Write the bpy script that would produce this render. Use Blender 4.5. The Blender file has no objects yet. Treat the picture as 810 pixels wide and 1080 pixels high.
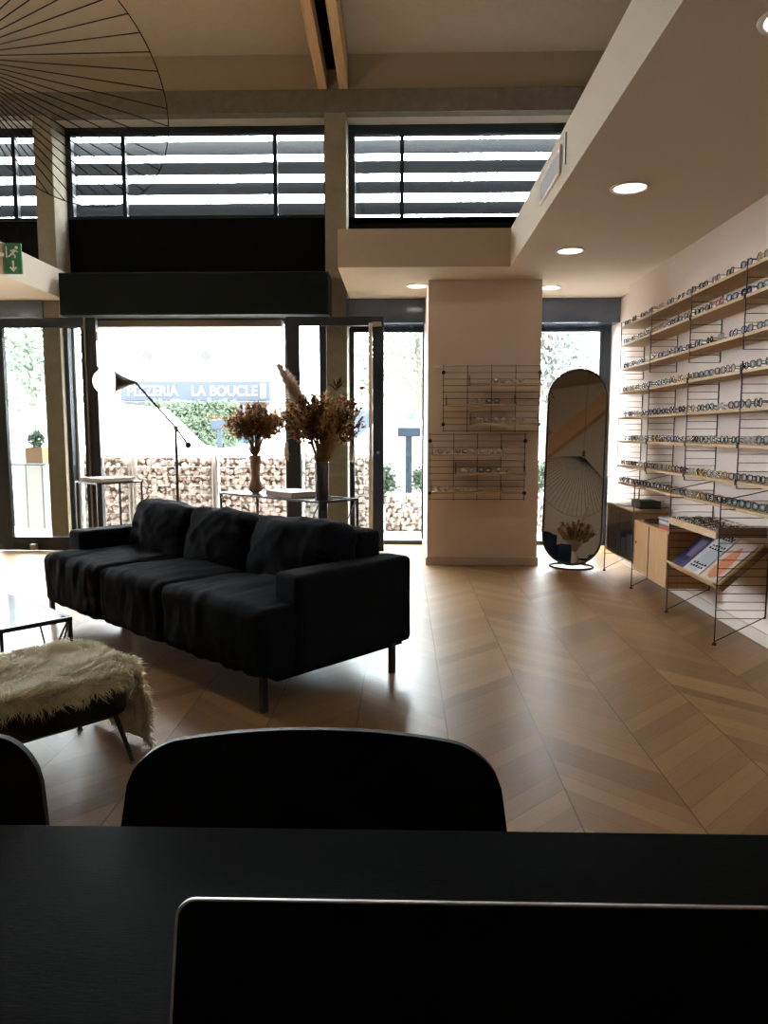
import bpy, math, random
from math import pi, sin, cos, radians as R
from mathutils import Vector, Matrix, noise
random.seed(7)
S = bpy.context.scene
COL = S.collection

# ------------------------------------------------------------------ materials
def nodes(m):
    m.use_nodes = True
    nt = m.node_tree
    return nt, nt.nodes, nt.links, nt.nodes['Principled BSDF']

MATS = {}
def mat(name, col, rough=0.6, metal=0.0, bump=0.0, scale=20.0, var=0.0, coat=0.0, spec=0.5,
        stretch=(1, 1, 1), sheen=0.0, trans=0.0, alpha=1.0, varscale=None, emit=None, est=0.0):
    m = bpy.data.materials.new(name)
    nt, N, L, b = nodes(m)
    b.inputs['Base Color'].default_value = (*col, 1)
    b.inputs['Roughness'].default_value = rough
    b.inputs['Metallic'].default_value = metal
    b.inputs['Specular IOR Level'].default_value = spec
    b.inputs['Coat Weight'].default_value = coat
    b.inputs['Sheen Weight'].default_value = sheen
    b.inputs['Transmission Weight'].default_value = trans
    b.inputs['Alpha'].default_value = alpha
    if emit:
        b.inputs['Emission Color'].default_value = (*emit, 1)
        b.inputs['Emission Strength'].default_value = est
    if var or bump:
        tc = N.new('ShaderNodeTexCoord'); mp = N.new('ShaderNodeMapping')
        mp.inputs['Scale'].default_value = stretch
        L.new(tc.outputs['Object'], mp.inputs['Vector'])
        nz = N.new('ShaderNodeTexNoise'); nz.inputs['Scale'].default_value = varscale or scale
        nz.inputs['Detail'].default_value = 5
        L.new(mp.outputs[0], nz.inputs['Vector'])
        if var:
            cr = N.new('ShaderNodeMix'); cr.data_type = 'RGBA'
            lo = [max(0, c * (1 - var)) for c in col]; hi = [min(1, c * (1 + var)) for c in col]
            cr.inputs[6].default_value = (*lo, 1); cr.inputs[7].default_value = (*hi, 1)
            L.new(nz.outputs['Fac'], cr.inputs[0]); L.new(cr.outputs[2], b.inputs['Base Color'])
        if bump:
            n2 = N.new('ShaderNodeTexNoise'); n2.inputs['Scale'].default_value = scale
            n2.inputs['Detail'].default_value = 6
            L.new(mp.outputs[0], n2.inputs['Vector'])
            bp = N.new('ShaderNodeBump'); bp.inputs['Strength'].default_value = bump
            bp.inputs['Distance'].default_value = 0.01
            L.new(n2.outputs['Fac'], bp.inputs['Height']); L.new(bp.outputs[0], b.inputs['Normal'])
    MATS[name] = m
    return m

def glass_mat(name, tint=(0.93, 0.96, 0.96), rough=0.0, gl=1.0):
    m = bpy.data.materials.new(name); m.use_nodes = True
    nt = m.node_tree; N = nt.nodes; L = nt.links; N.clear()
    out = N.new('ShaderNodeOutputMaterial'); mx = N.new('ShaderNodeMixShader')
    tr = N.new('ShaderNodeBsdfTransparent'); tr.inputs[0].default_value = (*tint, 1)
    g = N.new('ShaderNodeBsdfGlossy'); g.inputs['Roughness'].default_value = rough
    g.inputs['Color'].default_value = (gl, gl, gl, 1)
    fr = N.new('ShaderNodeFresnel'); ge = N.new('ShaderNodeNewGeometry'); mr = N.new('ShaderNodeMapRange')
    mr.inputs['To Min'].default_value = 1.45; mr.inputs['To Max'].default_value = 1/1.45
    L.new(ge.outputs['Backfacing'], mr.inputs[0]); L.new(mr.outputs[0], fr.inputs['IOR'])
    L.new(fr.outputs[0], mx.inputs[0]); L.new(tr.outputs[0], mx.inputs[1]); L.new(g.outputs[0], mx.inputs[2])
    L.new(mx.outputs[0], out.inputs[0])
    return m

rearw = mat('rear_wall_paint', (0.50, 0.43, 0.36), 0.9, bump=0.1, scale=50, spec=0.1)
white = mat('plaster_white', (0.82, 0.73, 0.68), 0.85, bump=0.15, scale=60, spec=0.2)
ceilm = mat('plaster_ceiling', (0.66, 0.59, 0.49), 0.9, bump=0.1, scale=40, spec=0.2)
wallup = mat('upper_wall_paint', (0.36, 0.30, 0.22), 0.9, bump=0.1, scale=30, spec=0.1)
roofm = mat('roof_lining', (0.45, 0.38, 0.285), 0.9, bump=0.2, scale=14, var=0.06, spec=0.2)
basem = mat('baseboard_paint', (0.62, 0.56, 0.50), 0.5)
conc = mat('concrete', (0.27, 0.235, 0.175), 0.9, bump=0.5, scale=18, var=0.25, varscale=7, spec=0.2)
concbeam = mat('concrete_beam_grey', (0.15, 0.138, 0.105), 0.9, bump=0.5, scale=18, var=0.35, varscale=12, spec=0.2)
dark = mat('anthracite_frame', (0.012, 0.016, 0.021), 0.42, spec=0.3)
blackp = mat('black_panel', (0.003, 0.0035, 0.0035), 0.8, spec=0.06)
shutm = mat('shutter_box_paint', (0.006, 0.009, 0.009), 0.7, spec=0.08)
railm = mat('rail_metal', (0.30, 0.28, 0.25), 0.5, metal=0.2)
headm = mat('header_blue_grey', (0.048, 0.068, 0.10), 0.12, spec=0.6)
slatm = mat('louver_aluminium', (0.030, 0.034, 0.039), 0.7, metal=0.0, var=0.1, scale=5, stretch=(1, 8, 8), spec=0.03)
glassm = glass_mat('window_glass')
blk = mat('black_metal', (0.008, 0.008, 0.009), 0.4, spec=0.4)
wire = mat('black_wire', (0.008, 0.008, 0.009), 0.7, spec=0.1)
sofam = mat('charcoal_fabric', (0.0054, 0.0080, 0.0130), 0.95, bump=0.7, scale=260, var=0.18, varscale=12, spec=0.05, sheen=0.02)
oakm = mat('oak_shelf', (0.50, 0.35, 0.185), 0.5, var=0.22, varscale=6, scale=60, bump=0.1, stretch=(9, 1, 9))
oakv = mat('oak_door', (0.46, 0.27, 0.115), 0.5, var=0.25, varscale=5, scale=60, bump=0.1, stretch=(9, 9, 1))
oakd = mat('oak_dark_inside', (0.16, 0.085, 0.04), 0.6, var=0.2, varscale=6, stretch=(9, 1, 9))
beamm = mat('timber_beam', (0.52, 0.33, 0.17), 0.7, var=0.35, varscale=4, bump=0.3, scale=30, stretch=(9, 0.7, 9))
mirm = mat('mirror_silver', (0.86, 0.84, 0.80), 0.015, metal=1.0)
tablem = mat('black_oak_table', (0.0012, 0.0016, 0.0018), 0.65, var=0.5, varscale=14, bump=0.1, scale=50, stretch=(1, 12, 1), spec=0.02)
chairm = mat('black_shell', (0.002, 0.002, 0.0023), 0.5, spec=0.1)
alu = mat('aluminium', (0.35, 0.34, 0.33), 0.35, metal=0.9)
screenm = mat('dark_screen', (0.0008, 0.0008, 0.001), 0.15, spec=0.03)
glasstop = mat('coffee_table_glass', (0.05, 0.062, 0.078), 0.16, spec=0.45)
woolm = mat('sheep_wool', (0.88, 0.77, 0.60), 0.9, var=0.3, varscale=9, scale=80, spec=0.1, sheen=0.3)
leather = mat('black_leather', (0.004, 0.004, 0.004), 0.5, bump=0.2, scale=160, spec=0.15)
vasem = mat('brown_ceramic_vase', (0.22, 0.13, 0.07), 0.5, bump=0.15, scale=40)
vaseg = mat('smoked_glass_vase', (0.05, 0.045, 0.055), 0.08, spec=0.7)
bookm = mat('taupe_book_cloth', (0.30, 0.235, 0.18), 0.7)
paper = mat('page_paper', (0.75, 0.68, 0.58), 0.8)
lampwhite = mat('lamp_inside_white', (0.85, 0.84, 0.81), 0.5)
greysteel = mat('brushed_steel', (0.30, 0.28, 0.25), 0.4, metal=0.8)

def floor_material():
    m = bpy.data.materials.new('oak_chevron_floor'); nt, N, L, b = nodes(m)
    tc = N.new('ShaderNodeTexCoord'); sp = N.new('ShaderNodeSeparateXYZ')
    L.new(tc.outputs['Object'], sp.inputs[0])
    def M(op, a, b_=None, c=None):
        n = N.new('ShaderNodeMath'); n.operation = op
        for i, v in enumerate((a, b_, c)):
            if v is None: continue
            if isinstance(v, (int, float)): n.inputs[i].default_value = v
            else: L.new(v, n.inputs[i])
        return n.outputs[0]
    W = 0.385; PW = 0.125
    xs = M('ADD', sp.outputs[0], -0.193 + 40 * W)
    u = M('DIVIDE', xs, W)
    colid = M('FLOOR', u); fr = M('FRACT', u)
    par = M('MODULO', colid, 2.0)                       # 0 or 1
    sgn = M('MULTIPLY_ADD', par, -2.0, 1.0)
    off = M('MULTIPLY', M('MULTIPLY', fr, W), sgn)      # 45 degree planks
    off = M('MULTIPLY', off, 1.0)
    yy = M('ADD', sp.outputs[1], 60.0)
    v = M('DIVIDE', M('SUBTRACT', yy, M('ADD', off, M('MULTIPLY', par, W))), PW)
    pid = M('FLOOR', v); pf = M('FRACT', v)
    cmb = N.new('ShaderNodeCombineXYZ'); L.new(colid, cmb.inputs[0]); L.new(pid, cmb.inputs[1])
    wn = N.new('ShaderNodeTexWhiteNoise'); wn.noise_dimensions = '3D'; L.new(cmb.outputs[0], wn.inputs[0])
    # grain: coordinates along / across the plank
    al = M('ADD', sp.outputs[0], M('MULTIPLY', sp.outputs[1], sgn))
    gc = N.new('ShaderNodeCombineXYZ')
    L.new(M('MULTIPLY', al, 1.6), gc.inputs[0]); L.new(M('MULTIPLY', v, 2.4), gc.inputs[1])
    L.new(M('MULTIPLY', wn.outputs[0], 37.0), gc.inputs[2])
    gn = N.new('ShaderNodeTexNoise'); gn.inputs['Scale'].default_value = 2.2; gn.inputs['Detail'].default_value = 7
    gn.inputs['Roughness'].default_value = 0.6; L.new(gc.outputs[0], gn.inputs['Vector'])
    ramp = N.new('ShaderNodeValToRGB')
    ramp.color_ramp.elements[0].position = 0.0; ramp.color_ramp.elements[0].color = (0.130, 0.069, 0.027, 1)
    ramp.color_ramp.elements[1].position = 1.0; ramp.color_ramp.elements[1].color = (0.36, 0.222, 0.102, 1)
    t = M('ADD', M('MULTIPLY', wn.outputs[0], 0.62), M('MULTIPLY', gn.outputs['Fac'], 0.42))
    L.new(t, ramp.inputs[0])
    e1 = M('LESS_THAN', M('ABSOLUTE', M('SUBTRACT', fr, 0.5)), 0.4925)     # column seams
    e2 = M('GREATER_THAN', pf, 0.035)
    e = M('MULTIPLY', e1, M('MULTIPLY_ADD', e2, 0.55, 0.45))
    e = M('MULTIPLY_ADD', e, 0.72, 0.28)
    mx = N.new('ShaderNodeMix'); mx.data_type = 'RGBA'; mx.inputs[6].default_value = (0.05, 0.028, 0.014, 1)
    L.new(e, mx.inputs[0]); L.new(ramp.outputs[0], mx.inputs[7])
    L.new(mx.outputs[2], b.inputs['Base Color'])
    rr = M('MULTIPLY_ADD', gn.outputs['Fac'], 0.07, 0.285)
    L.new(M('MULTIPLY_ADD', wn.outputs[0], 0.04, rr), b.inputs['Roughness'])
    b.inputs['Specular IOR Level'].default_value = 0.5
    bp = N.new('ShaderNodeBump'); bp.inputs['Strength'].default_value = 0.15; bp.inputs['Distance'].default_value = 0.0015
    L.new(M('ADD', e, M('MULTIPLY', gn.outputs['Fac'], 0.3)), bp.inputs['Height']); L.new(bp.outputs[0], b.inputs['Normal'])
    return m
floorm = floor_material()

# ------------------------------------------------------------------ mesh helper
class MB:
    def __init__(s): s.v = []; s.f = []
    def add(s, vs, fs):
        o = len(s.v); s.v += [tuple(p) for p in vs]; s.f += [tuple(i + o for i in f) for f in fs]
        return s
    def box(s, x0, y0, z0, x1, y1, z1):
        x0, x1 = sorted((x0, x1)); y0, y1 = sorted((y0, y1)); z0, z1 = sorted((z0, z1))
        return s.add([(x0,y0,z0),(x1,y0,z0),(x1,y1,z0),(x0,y1,z0),(x0,y0,z1),(x1,y0,z1),(x1,y1,z1),(x0,y1,z1)],
                     [(0,3,2,1),(4,5,6,7),(0,1,5,4),(1,2,6,5),(2,3,7,6),(3,0,4,7)])
    def bar(s, a, b, w, h, up=(0,0,1)):
        a = Vector(a); b = Vector(b); d = (b - a).normalized(); up = Vector(up)
        if abs(d.dot(up)) > 0.99: up = Vector((1, 0, 0))
        x = d.cross(up).normalized() * (w / 2); y = x.cross(d).normalized() * (h / 2)
        vs = [p + i * x + j * y for p in (a, b) for i, j in ((-1,-1),(1,-1),(1,1),(-1,1))]
        return s.add(vs, [(0,3,2,1),(4,5,6,7),(0,1,5,4),(1,2,6,5),(2,3,7,6),(3,0,4,7)])
    def tube(s, pts, r, n=8, closed=False, cap=True):
        pts = [Vector(p) for p in pts]; m = len(pts); rs = r if isinstance(r, (list, tuple)) else [r] * m
        rings = []; prev = None
        for i, p in enumerate(pts):
            if closed: d = pts[(i + 1) % m] - pts[i - 1]
            else: d = pts[min(i + 1, m - 1)] - pts[max(i - 1, 0)]
            d.normalize()
            if prev is None:
                a = Vector((0, 0, 1)) if abs(d.z) < 0.9 else Vector((1, 0, 0))
                x = d.cross(a).normalized()
            else:
                x = (prev - d * prev.dot(d)).normalized()
            prev = x; y = d.cross(x)
            rings.append([p + (x * cos(2*pi*k/n) + y * sin(2*pi*k/n)) * rs[i] for k in range(n)])
        vs = [q for rg in rings for q in rg]; fs = []
        for i in range(m if closed else m - 1):
            a = i * n; b = ((i + 1) % m) * n
            for k in range(n): fs.append((a+k, a+(k+1)%n, b+(k+1)%n, b+k))
        if cap and not closed:
            fs.append(tuple(range(n))[::-1]); fs.append(tuple((m-1)*n + k for k in range(n)))
        return s.add(vs, fs)
    def lathe(s, prof, n=24, c=(0,0,0)):
        vs = []; fs = []
        for r, z in prof:
            for k in range(n): vs.append((c[0]+r*cos(2*pi*k/n), c[1]+r*sin(2*pi*k/n), c[2]+z))
        for i in range(len(prof) - 1):
            for k in range(n): fs.append((i*n+k, i*n+(k+1)%n, (i+1)*n+(k+1)%n, (i+1)*n+k))
        fs.append(tuple(range(n))[::-1]); fs.append(tuple((len(prof)-1)*n+k for k in range(n)))
        return s.add(vs, fs)
    def prism(s, poly, y0, y1, axis='Y'):
        n = len(poly)
        P = {'Y': lambda a, b, t: (a, t, b), 'X': lambda a, b, t: (t, a, b), 'Z': lambda a, b, t: (a, b, t)}[axis]
        vs = [P(a, b, y0) for a, b in poly] + [P(a, b, y1) for a, b in poly]
        return s.add(vs, [tuple(range(n))[::-1], tuple(range(n, 2*n))] + [(i, (i+1)%n, n+(i+1)%n, n+i) for i in range(n)])
    def xform(s, M):
        s.v = [tuple(M @ Vector(p)) for p in s.v]; return s
    def build(s, name, m, parent=None, world=True, smooth=False, bevel=0.0, origin=None):
        """world: the vertices are world coordinates; they are moved into the parent's frame"""
        me = bpy.data.meshes.new(name)
        vs = s.v
        loc = Vector((0, 0, 0))
        if parent is not None:
            if world:
                inv = xf(parent).inverted(); vs = [tuple(inv @ Vector(p)) for p in vs]
        else:
            if origin is None:
                xs = [p[0] for p in vs]; ys = [p[1] for p in vs]; zs = [p[2] for p in vs]
                origin = ((min(xs)+max(xs))/2, (min(ys)+max(ys))/2, min(zs))
            loc = Vector(origin); vs = [tuple(Vector(p) - loc) for p in vs]
        me.from_pydata(vs, [], s.f); me.materials.append(m)
        me.update()
        import bmesh
        b = bmesh.new(); b.from_mesh(me); bmesh.ops.recalc_face_normals(b, faces=b.faces); b.to_mesh(me); b.free()
        if smooth:
            for p in me.polygons: p.use_smooth = True
        o = bpy.data.objects.new(name, me); COL.objects.link(o); o.location = loc
        if parent is not None: o.parent = parent
        if bevel:
            bv = o.modifiers.new('edge', 'BEVEL'); bv.width = bevel; bv.segments = 2; bv.limit_method = 'ANGLE'
        return o

def xf(o):
    M = Matrix.Identity(4)
    while o is not None:
        M = Matrix.Translation(o.location) @ o.rotation_euler.to_matrix().to_4x4() @ M
        o = o.parent
    return M
def smooth_by_angle(o, deg=35):
    import bmesh
    b = bmesh.new(); b.from_mesh(o.data)
    for f in b.faces: f.smooth = True
    for e in b.edges:
        if len(e.link_faces) == 2 and e.calc_face_angle(0) > R(deg): e.smooth = False
    b.to_mesh(o.data); b.free(); return o
def tag(o, label=None, cat=None, group=None, kind=None):
    if label: o['label'] = label
    if cat: o['category'] = cat
    if group: o['group'] = group
    if kind: o['kind'] = kind
    return o
def thing(name, label, cat, loc=(0,0,0), rz=0, group=None, rot=None):
    o = bpy.data.objects.new(name, None); COL.objects.link(o)
    o.empty_display_size = 0.1
    o.location = loc; o.rotation_euler = rot or (0, 0, rz)
    return tag(o, label, cat, group)
def struct(name, mb, m, **k):
    o = mb.build(name, m, **k); o['kind'] = 'structure'; return o
def dup(root, loc, rot=None, label=None, group=None, mats=None, scale=None):
    r = root.copy(); COL.objects.link(r); r.location = loc
    if rot is not None: r.rotation_euler = rot
    if scale: r.scale = scale
    if label: r['label'] = label
    if group: r['group'] = group
    for ch in list(root.children):
        c = ch.copy(); COL.objects.link(c); c.parent = r
        if mats and ch.name.split('.')[0] in mats:
            c.material_slots[0].link = 'OBJECT'; c.material_slots[0].material = mats[ch.name.split('.')[0]]
        for g in ch.children:
            d = g.copy(); COL.objects.link(d); d.parent = c
    return r

def softbox(sx, sy, sz, r, c=(0,0,0), n=20, puff=0.0, pax=2, wr=None, crown=None):
    """rounded box centred at c; puff bulges the faces of axis pax; wr(p, nrm) gives extra displacement"""
    H = (sx/2, sy/2, sz/2); idx = {}; vs = []; fs = []
    def g(t):   # denser near the edges
        return sin(t * pi / 2) * 0.55 + t * 0.45
    def vid(p):
        k = (round(p[0], 5), round(p[1], 5), round(p[2], 5))
        if k in idx: return idx[k]
        q = Vector((p[0]*H[0], p[1]*H[1], p[2]*H[2]))
        inn = Vector([max(-(H[i]-r), min(H[i]-r, q[i])) for i in range(3)])
        d = q - inn
        nr = d.normalized() if d.length > 1e-9 else Vector((0, 0, 1))
        q = inn + nr * r
        o = [(p[i]) for i in range(3)]
        a, b = [i for i in range(3) if i != pax]
        q[pax] += puff * (1 - o[a]**2) * (1 - o[b]**2) * (1 if o[pax] > 0 else -1) * abs(o[pax])
        if wr:
            q += nr * wr(q, nr)
        idx[k] = len(vs); vs.append(tuple(q + Vector(c))); return idx[k]
    ts = [g(-1 + 2*i/n) for i in range(n+1)]
    for ax in range(3):
        for sg in (-1, 1):
            for i in range(n):
                for j in range(n):
                    qd = []
                    for (a, b) in ((i,j),(i+1,j),(i+1,j+1),(i,j+1)):
                        p = [0,0,0]; p[ax] = sg; p[(ax+1)%3] = ts[a]; p[(ax+2)%3] = ts[b]; qd.append(vid(p))
                    fs.append(tuple(qd if sg > 0 else qd[::-1]))
    return MB().add(vs, fs)

# ------------------------------------------------------------------ room shell
XL, XR, YB, YF = -7.5, 2.15, -4.0, 8.3
struct('floor', MB().box(XL, YB, -0.12, 2.30, 8.0, 0), floorm, origin=(0, 0, 0))
struct('trim_1', MB().box(XL, 8.0, -0.12, 2.30, 8.24, 0.004), mat('oak_threshold', (0.50, 0.31, 0.13), 0.4, var=0.2, varscale=5, stretch=(1, 9, 9)))
wr_ = MB().box(XR, YB, -0.12, XR + 0.15, 7.25, 2.66)
struct('wall_right', wr_, white)
struct('wall_right_alcove', MB().box(2.27, 7.25, -0.12, 2.42, 8.42, 2.66), white)
struct('wall_right_upper', MB().box(2.30, YB, 2.97, 2.42, 8.42, 6.4), white)
struct('wall_left', MB().box(XL - 0.15, YB, -0.12, XL, 8.42, 6.4), rearw)
struct('wall_back', MB().box(XL - 0.15, YB - 0.15, -0.12, 2.42, YB, 6.4), rearw)
struct('baseboard_right', MB().box(XR - 0.014, YB, 0, XR, 7.25, 0.075), basem)
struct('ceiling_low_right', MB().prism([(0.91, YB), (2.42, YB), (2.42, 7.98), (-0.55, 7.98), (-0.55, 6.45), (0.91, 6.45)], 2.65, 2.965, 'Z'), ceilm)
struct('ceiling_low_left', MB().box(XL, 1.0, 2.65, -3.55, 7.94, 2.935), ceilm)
# high roof, rising gently away from the facade
def zc(y): return 5.10 + 0.06 * (8.0 - y)
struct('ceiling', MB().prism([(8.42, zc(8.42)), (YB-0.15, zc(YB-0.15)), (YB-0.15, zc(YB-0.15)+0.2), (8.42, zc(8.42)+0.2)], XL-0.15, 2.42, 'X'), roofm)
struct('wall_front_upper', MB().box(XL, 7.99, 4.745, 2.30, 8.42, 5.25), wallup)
struct('trim_2', MB().box(XL, 7.95, 4.52, 2.30, 8.08, 4.745), concbeam)
struct('trim_13', MB().box(XL, 8.08, 4.521, 2.30, 8.42, 4.745), mat('reveal_bounce_tint', (0.60, 0.54, 0.46), 0.9))  # same beam underside, coloured paler to stand in for bounced daylight
struct('wall_front_spandrel', MB().box(-3.643, 8.27, 2.46, 2.29, 8.42, 3.57).box(XL, 8.27, 2.66, -3.80, 8.42, 3.55), blackp)
# roof beam pair
for k, (xa, xb) in enumerate(((-0.868, -0.78), (-0.653, -0.566))):
    t = struct('trim_%d' % (3 + k), MB().prism([(7.98, 4.75), (YB, 4.75 + 0.075*(7.98-YB)), (YB, 5.05 + 0.075*(7.98-YB)), (7.98, 5.06)], xa, xb, 'X'), beamm)
struct('trim_5', MB().prism([(7.98, 4.95), (YB, 4.95 + 0.075*(7.98-YB)), (YB, 5.04 + 0.075*(7.98-YB)), (7.98, 5.04)], -0.78, -0.653, 'X'), blackp)  # black fill stands in for the shade in the open gap between planks
# columns
tag(MB().box(-3.84, 7.95, 0, -3.645, 8.40, 4.52).build('concrete_column', conc, bevel=0.008),
    'rough concrete column behind the left folding glass door', 'column')
tag(MB().box(-0.806, 7.95, 0, -0.583, 8.40, 4.52).build('concrete_column', conc, bevel=0.008),
    'rough concrete column right of the shutter box, under the roof beams', 'column')
# pier
struct('wall_pier', MB().box(0.24, 7.0, 0, 1.285, 8.30, 2.65), white)
struct('baseboard_pier', MB().box(0.228, 6.988, 0, 1.297, 8.2, 0.075), basem)

# clerestory windows
def frame_win(name, x0, x1, z0, z1, y, mull=(), w=0.055, d=0.07, wtop=None, m=dark, glass=True, wl=None, wr=None, wb=None):
    wt = wtop or w; wl = wl or w; wr = wr or w; wb = wb or w
    mb = MB().box(x0, y, z1-wt, x1, y+d, z1).box(x0, y, z0, x1, y+d, z0+wb)
    mb.box(x0, y, z0+wb, x0+wl, y+d, z1-wt).box(x1-wr, y, z0+wb, x1, y+d, z1-wt)
    for q in mull: mb.box(q-0.022, y+0.005, z0+wb, q+0.022, y+d-0.005, z1-wt)
    o = struct(name, mb, m)
    if glass:
        g = MB().box(x0+wl, y+d/2-0.004, z0+wb, x1-wr, y+d/2+0.004, z1-wt).build('glass_pane', glassm, parent=o)
    return o
frame_win('window_1', -3.643, -0.808, 3.565, 4.52, 8.27, (-3.02, -1.375), 0.085, wtop=0.075, wl=0.06, wr=0.04, wb=0.03)
frame_win('window_2', -0.583, 2.28, 3.505, 4.52, 8.27, (-0.009,), 0.085, wtop=0.10, wl=0.07, wb=0.065)
frame_win('window_3', XL+0.02, -3.84, 3.56, 4.52, 8.27, (-6.2, -4.22), 0.08, wtop=0.075, wr=0.02, wb=0.03)
# exterior louvers
SL = [(4.447, 4.317), (4.226, 4.106), (4.005, 3.893), (3.781, 3.669), (3.618, 3.50)]
for lab, xa, xb in (('horizontal grey sun louver outside the middle high window, above the shutter box', -3.70, -0.72),
                    ('horizontal grey sun louver outside the right high window', -0.66, 2.35),
                    ('horizontal grey sun louver outside the leftmost high window', XL+0.05, -3.83)):
    t = thing('sun_louver', lab, 'sun louver', ((xa+xb)/2, 8.55, 3.4))
    for a, b in SL:
        MB().prism([(8.50, b), (8.515, b-0.006), (8.60, a+0.034), (8.585, a+0.038)], xa, xb, 'X').build('slat', slatm, t)
    MB().box(xa, 8.50, 3.4, xa+0.03, 8.62, 4.55).build('side_rail', dark, t); MB().box(xb-0.03, 8.50, 3.4, xb, 8.62, 4.55).build('side_rail', dark, t)

# shutter box over the big opening
t = thing('roller_shutter_box', 'long black roller shutter box above the folding glass doors', 'shutter box', (-2.12, 7.8, 2.45))
MB().box(-3.50, 7.65, 2.452, -0.745, 7.945, 2.872).build('housing', shutm, t, bevel=0.006)
MB().box(-3.34, 7.96, 2.375, -1.28, 8.12, 2.445).build('guide_rail', railm, t)
struct('trim_6', MB().box(-3.555, 7.99, 2.446, -0.815, 8.26, 2.56), blackp)
# fixed jambs of the opening (behind the folded leaves)
struct('trim_7', MB().box(-3.50, 8.12, 0, -3.35, 8.24, 2.445), dark)
struct('trim_12', MB().box(-3.644, 8.02, 0, -3.60, 8.24, 2.445), dark)
o = struct('window_8', MB().box(-3.60, 8.14, 0, -3.58, 8.20, 2.445).box(-3.58, 8.14, 0, -3.50, 8.20, 0.06), mat('white_profile', (0.75, 0.76, 0.78), 0.4))
MB().box(-3.58, 8.165, 0.06, -3.50, 8.173, 2.44).build('glass_pane', glassm, o)
struct('trim_8', MB().box(-0.90, 8.12, 0, -0.815, 8.24, 2.445), dark)
o = struct('window_4', MB().box(-1.28, 8.14, 0, -1.22, 8.22, 2.445).box(-1.22, 8.14, 0, -0.90, 8.22, 0.06), dark)
MB().box(-1.22, 8.17, 0.06, -0.90, 8.178, 2.44).build('glass_pane', glassm, o)
# side windows, right part
struct('trim_9', MB().box(-0.575, 7.92, 2.40, 2.265, 8.26, 2.65), headm)
frame_win('window_5', -0.58, 0.25, 0.0, 2.40, 8.25, (), 0.05, wr=0.03)
frame_win('window_6', 1.28, 2.27, 0.0, 2.40, 8.25, (), 0.05, wr=0.12, wl=0.03)
# left part: header and windows under the low left ceiling
struct('trim_10', MB().box(XL, 7.92, 2.47, -3.81, 8.26, 2.655), headm)
frame_win('window_7', XL+0.02, -3.84, 0.0, 2.47, 8.25, (-6.4, -5.2), 0.05)

# ------------------------------------------------------------------ folding door leaves
def leaf(lab, x0, x1, y, z0, z1, sl, sr, rb, rt):
    t = thing('folding_glass_door', lab, 'folding door', ((x0+x1)/2, y, z0))
    MB().box(x0, y-0.03, z0, x0+sl, y+0.03, z1).box(x1-sr, y-0.03, z0, x1, y+0.03, z1)\
        .box(x0+sl, y-0.03, z0, x1-sr, y+0.03, z0+rb).box(x0+sl, y-0.03, z1-rt, x1-sr, y+0.03, z1).build('door_frame', dark, t, bevel=0.003)
    MB().box(x0+sl, y-0.004, z0+rb, x1-sr, y+0.004, z1-rt).build('glass_pane', glassm, t)
    return t
t = leaf('folding glass door leaf folded back left of the opening, beside the exit sign', -4.29, -3.16, 7.73, 0.012, 2.435, 0.15, 0.115, 0.14, 0.10)
MB().box(-3.275, 7.68, 0.012, -3.262, 7.70, 2.43).build('seal_strip', alu, t)
for z in (0.90, 1.85, 2.2):
    MB().tube([(-3.148, 7.70, z), (-3.148, 7.70, z+0.09)], 0.014, 8).build('hinge', greysteel, t)
MB().box(-3.93, 7.64, 0.02, -3.87, 7.695, 0.085).build('door_stop', greysteel, t, bevel=0.004)
t2 = leaf('folding glass door leaf folded back right of the opening, behind the tall vase', -1.193, -0.19, 7.73, 0.012, 2.435, 0.135, 0.115, 0.13, 0.09)
MB().box(-0.345, 7.692, 0.02, -0.307, 7.70, 2.37).build('edge_highlight', mat('lit_edge_tint', (0.62, 0.50, 0.38), 0.35, metal=0.3), t2)  # pale strip paints the light caught on the stile's inner edge
MB().box(-0.305, 7.64, 2.33, -0.215, 7.698, 2.375).build('roller_carriage', greysteel, t2, bevel=0.004)
MB().lathe([(0.016, 0), (0.016, 0.03)], 12).xform(Matrix.Translation((-0.25, 7.70, 0.075)) @ Matrix.Rotation(pi/2, 4, 'X')).build('lock', alu, t2)
MB().lathe([(0.016, 0), (0.016, 0.03)], 12).xform(Matrix.Translation((-0.25, 7.70, 1.05)) @ Matrix.Rotation(pi/2, 4, 'X')).build('lock', alu, t2)
# ------------------------------------------------------------------ exit sign
g_ = mat('exit_green', (0.015, 0.16, 0.075), 0.4)
t = thing('exit_sign', 'green running man exit sign hanging by the left concrete column', 'exit sign', (-3.50, 6.72, 2.70))
sx, sy, sz0, sz1 = -3.48, 6.70, 2.675, 2.915
MB().box(-3.548, 6.68, 2.66, -3.535, 6.72, 2.93).build('bracket', alu, t)
MB().box(-3.535, 6.69, 2.66, -3.385, 6.71, 2.925).build('plate', g_, t, bevel=0.003)
ww = mat('sign_white', (0.75, 0.8, 0.72), 0.5)
xm = -3.46; yy = 6.686
fig = MB()
fig.prism([(xm+0.035+0.014*cos(a*pi/4), 2.888+0.014*sin(a*pi/4)) for a in range(8)], yy, 6.691)
for a, b, w in (((0.02, 2.872), (-0.005, 2.835), 0.02), ((0.018, 2.868), (0.045, 2.85), 0.009), ((0.018, 2.868), (-0.02, 2.86), 0.009),
             ((-0.005, 2.838), (0.022, 2.815), 0.011), ((0.022, 2.815), (0.015, 2.798), 0.010), ((-0.005, 2.838), (-0.035, 2.812), 0.011), ((-0.035, 2.812), (-0.05, 2.81), 0.009)):
    fig.bar((xm+a[0], yy+0.002, a[1]), (xm+b[0], yy+0.002, b[1]), 0.004, w, up=(0, 1, 0) if False else (0, 0, 1))
fig.box(xm-0.062, yy, 2.80, xm-0.052, 6.691, 2.90)
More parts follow.
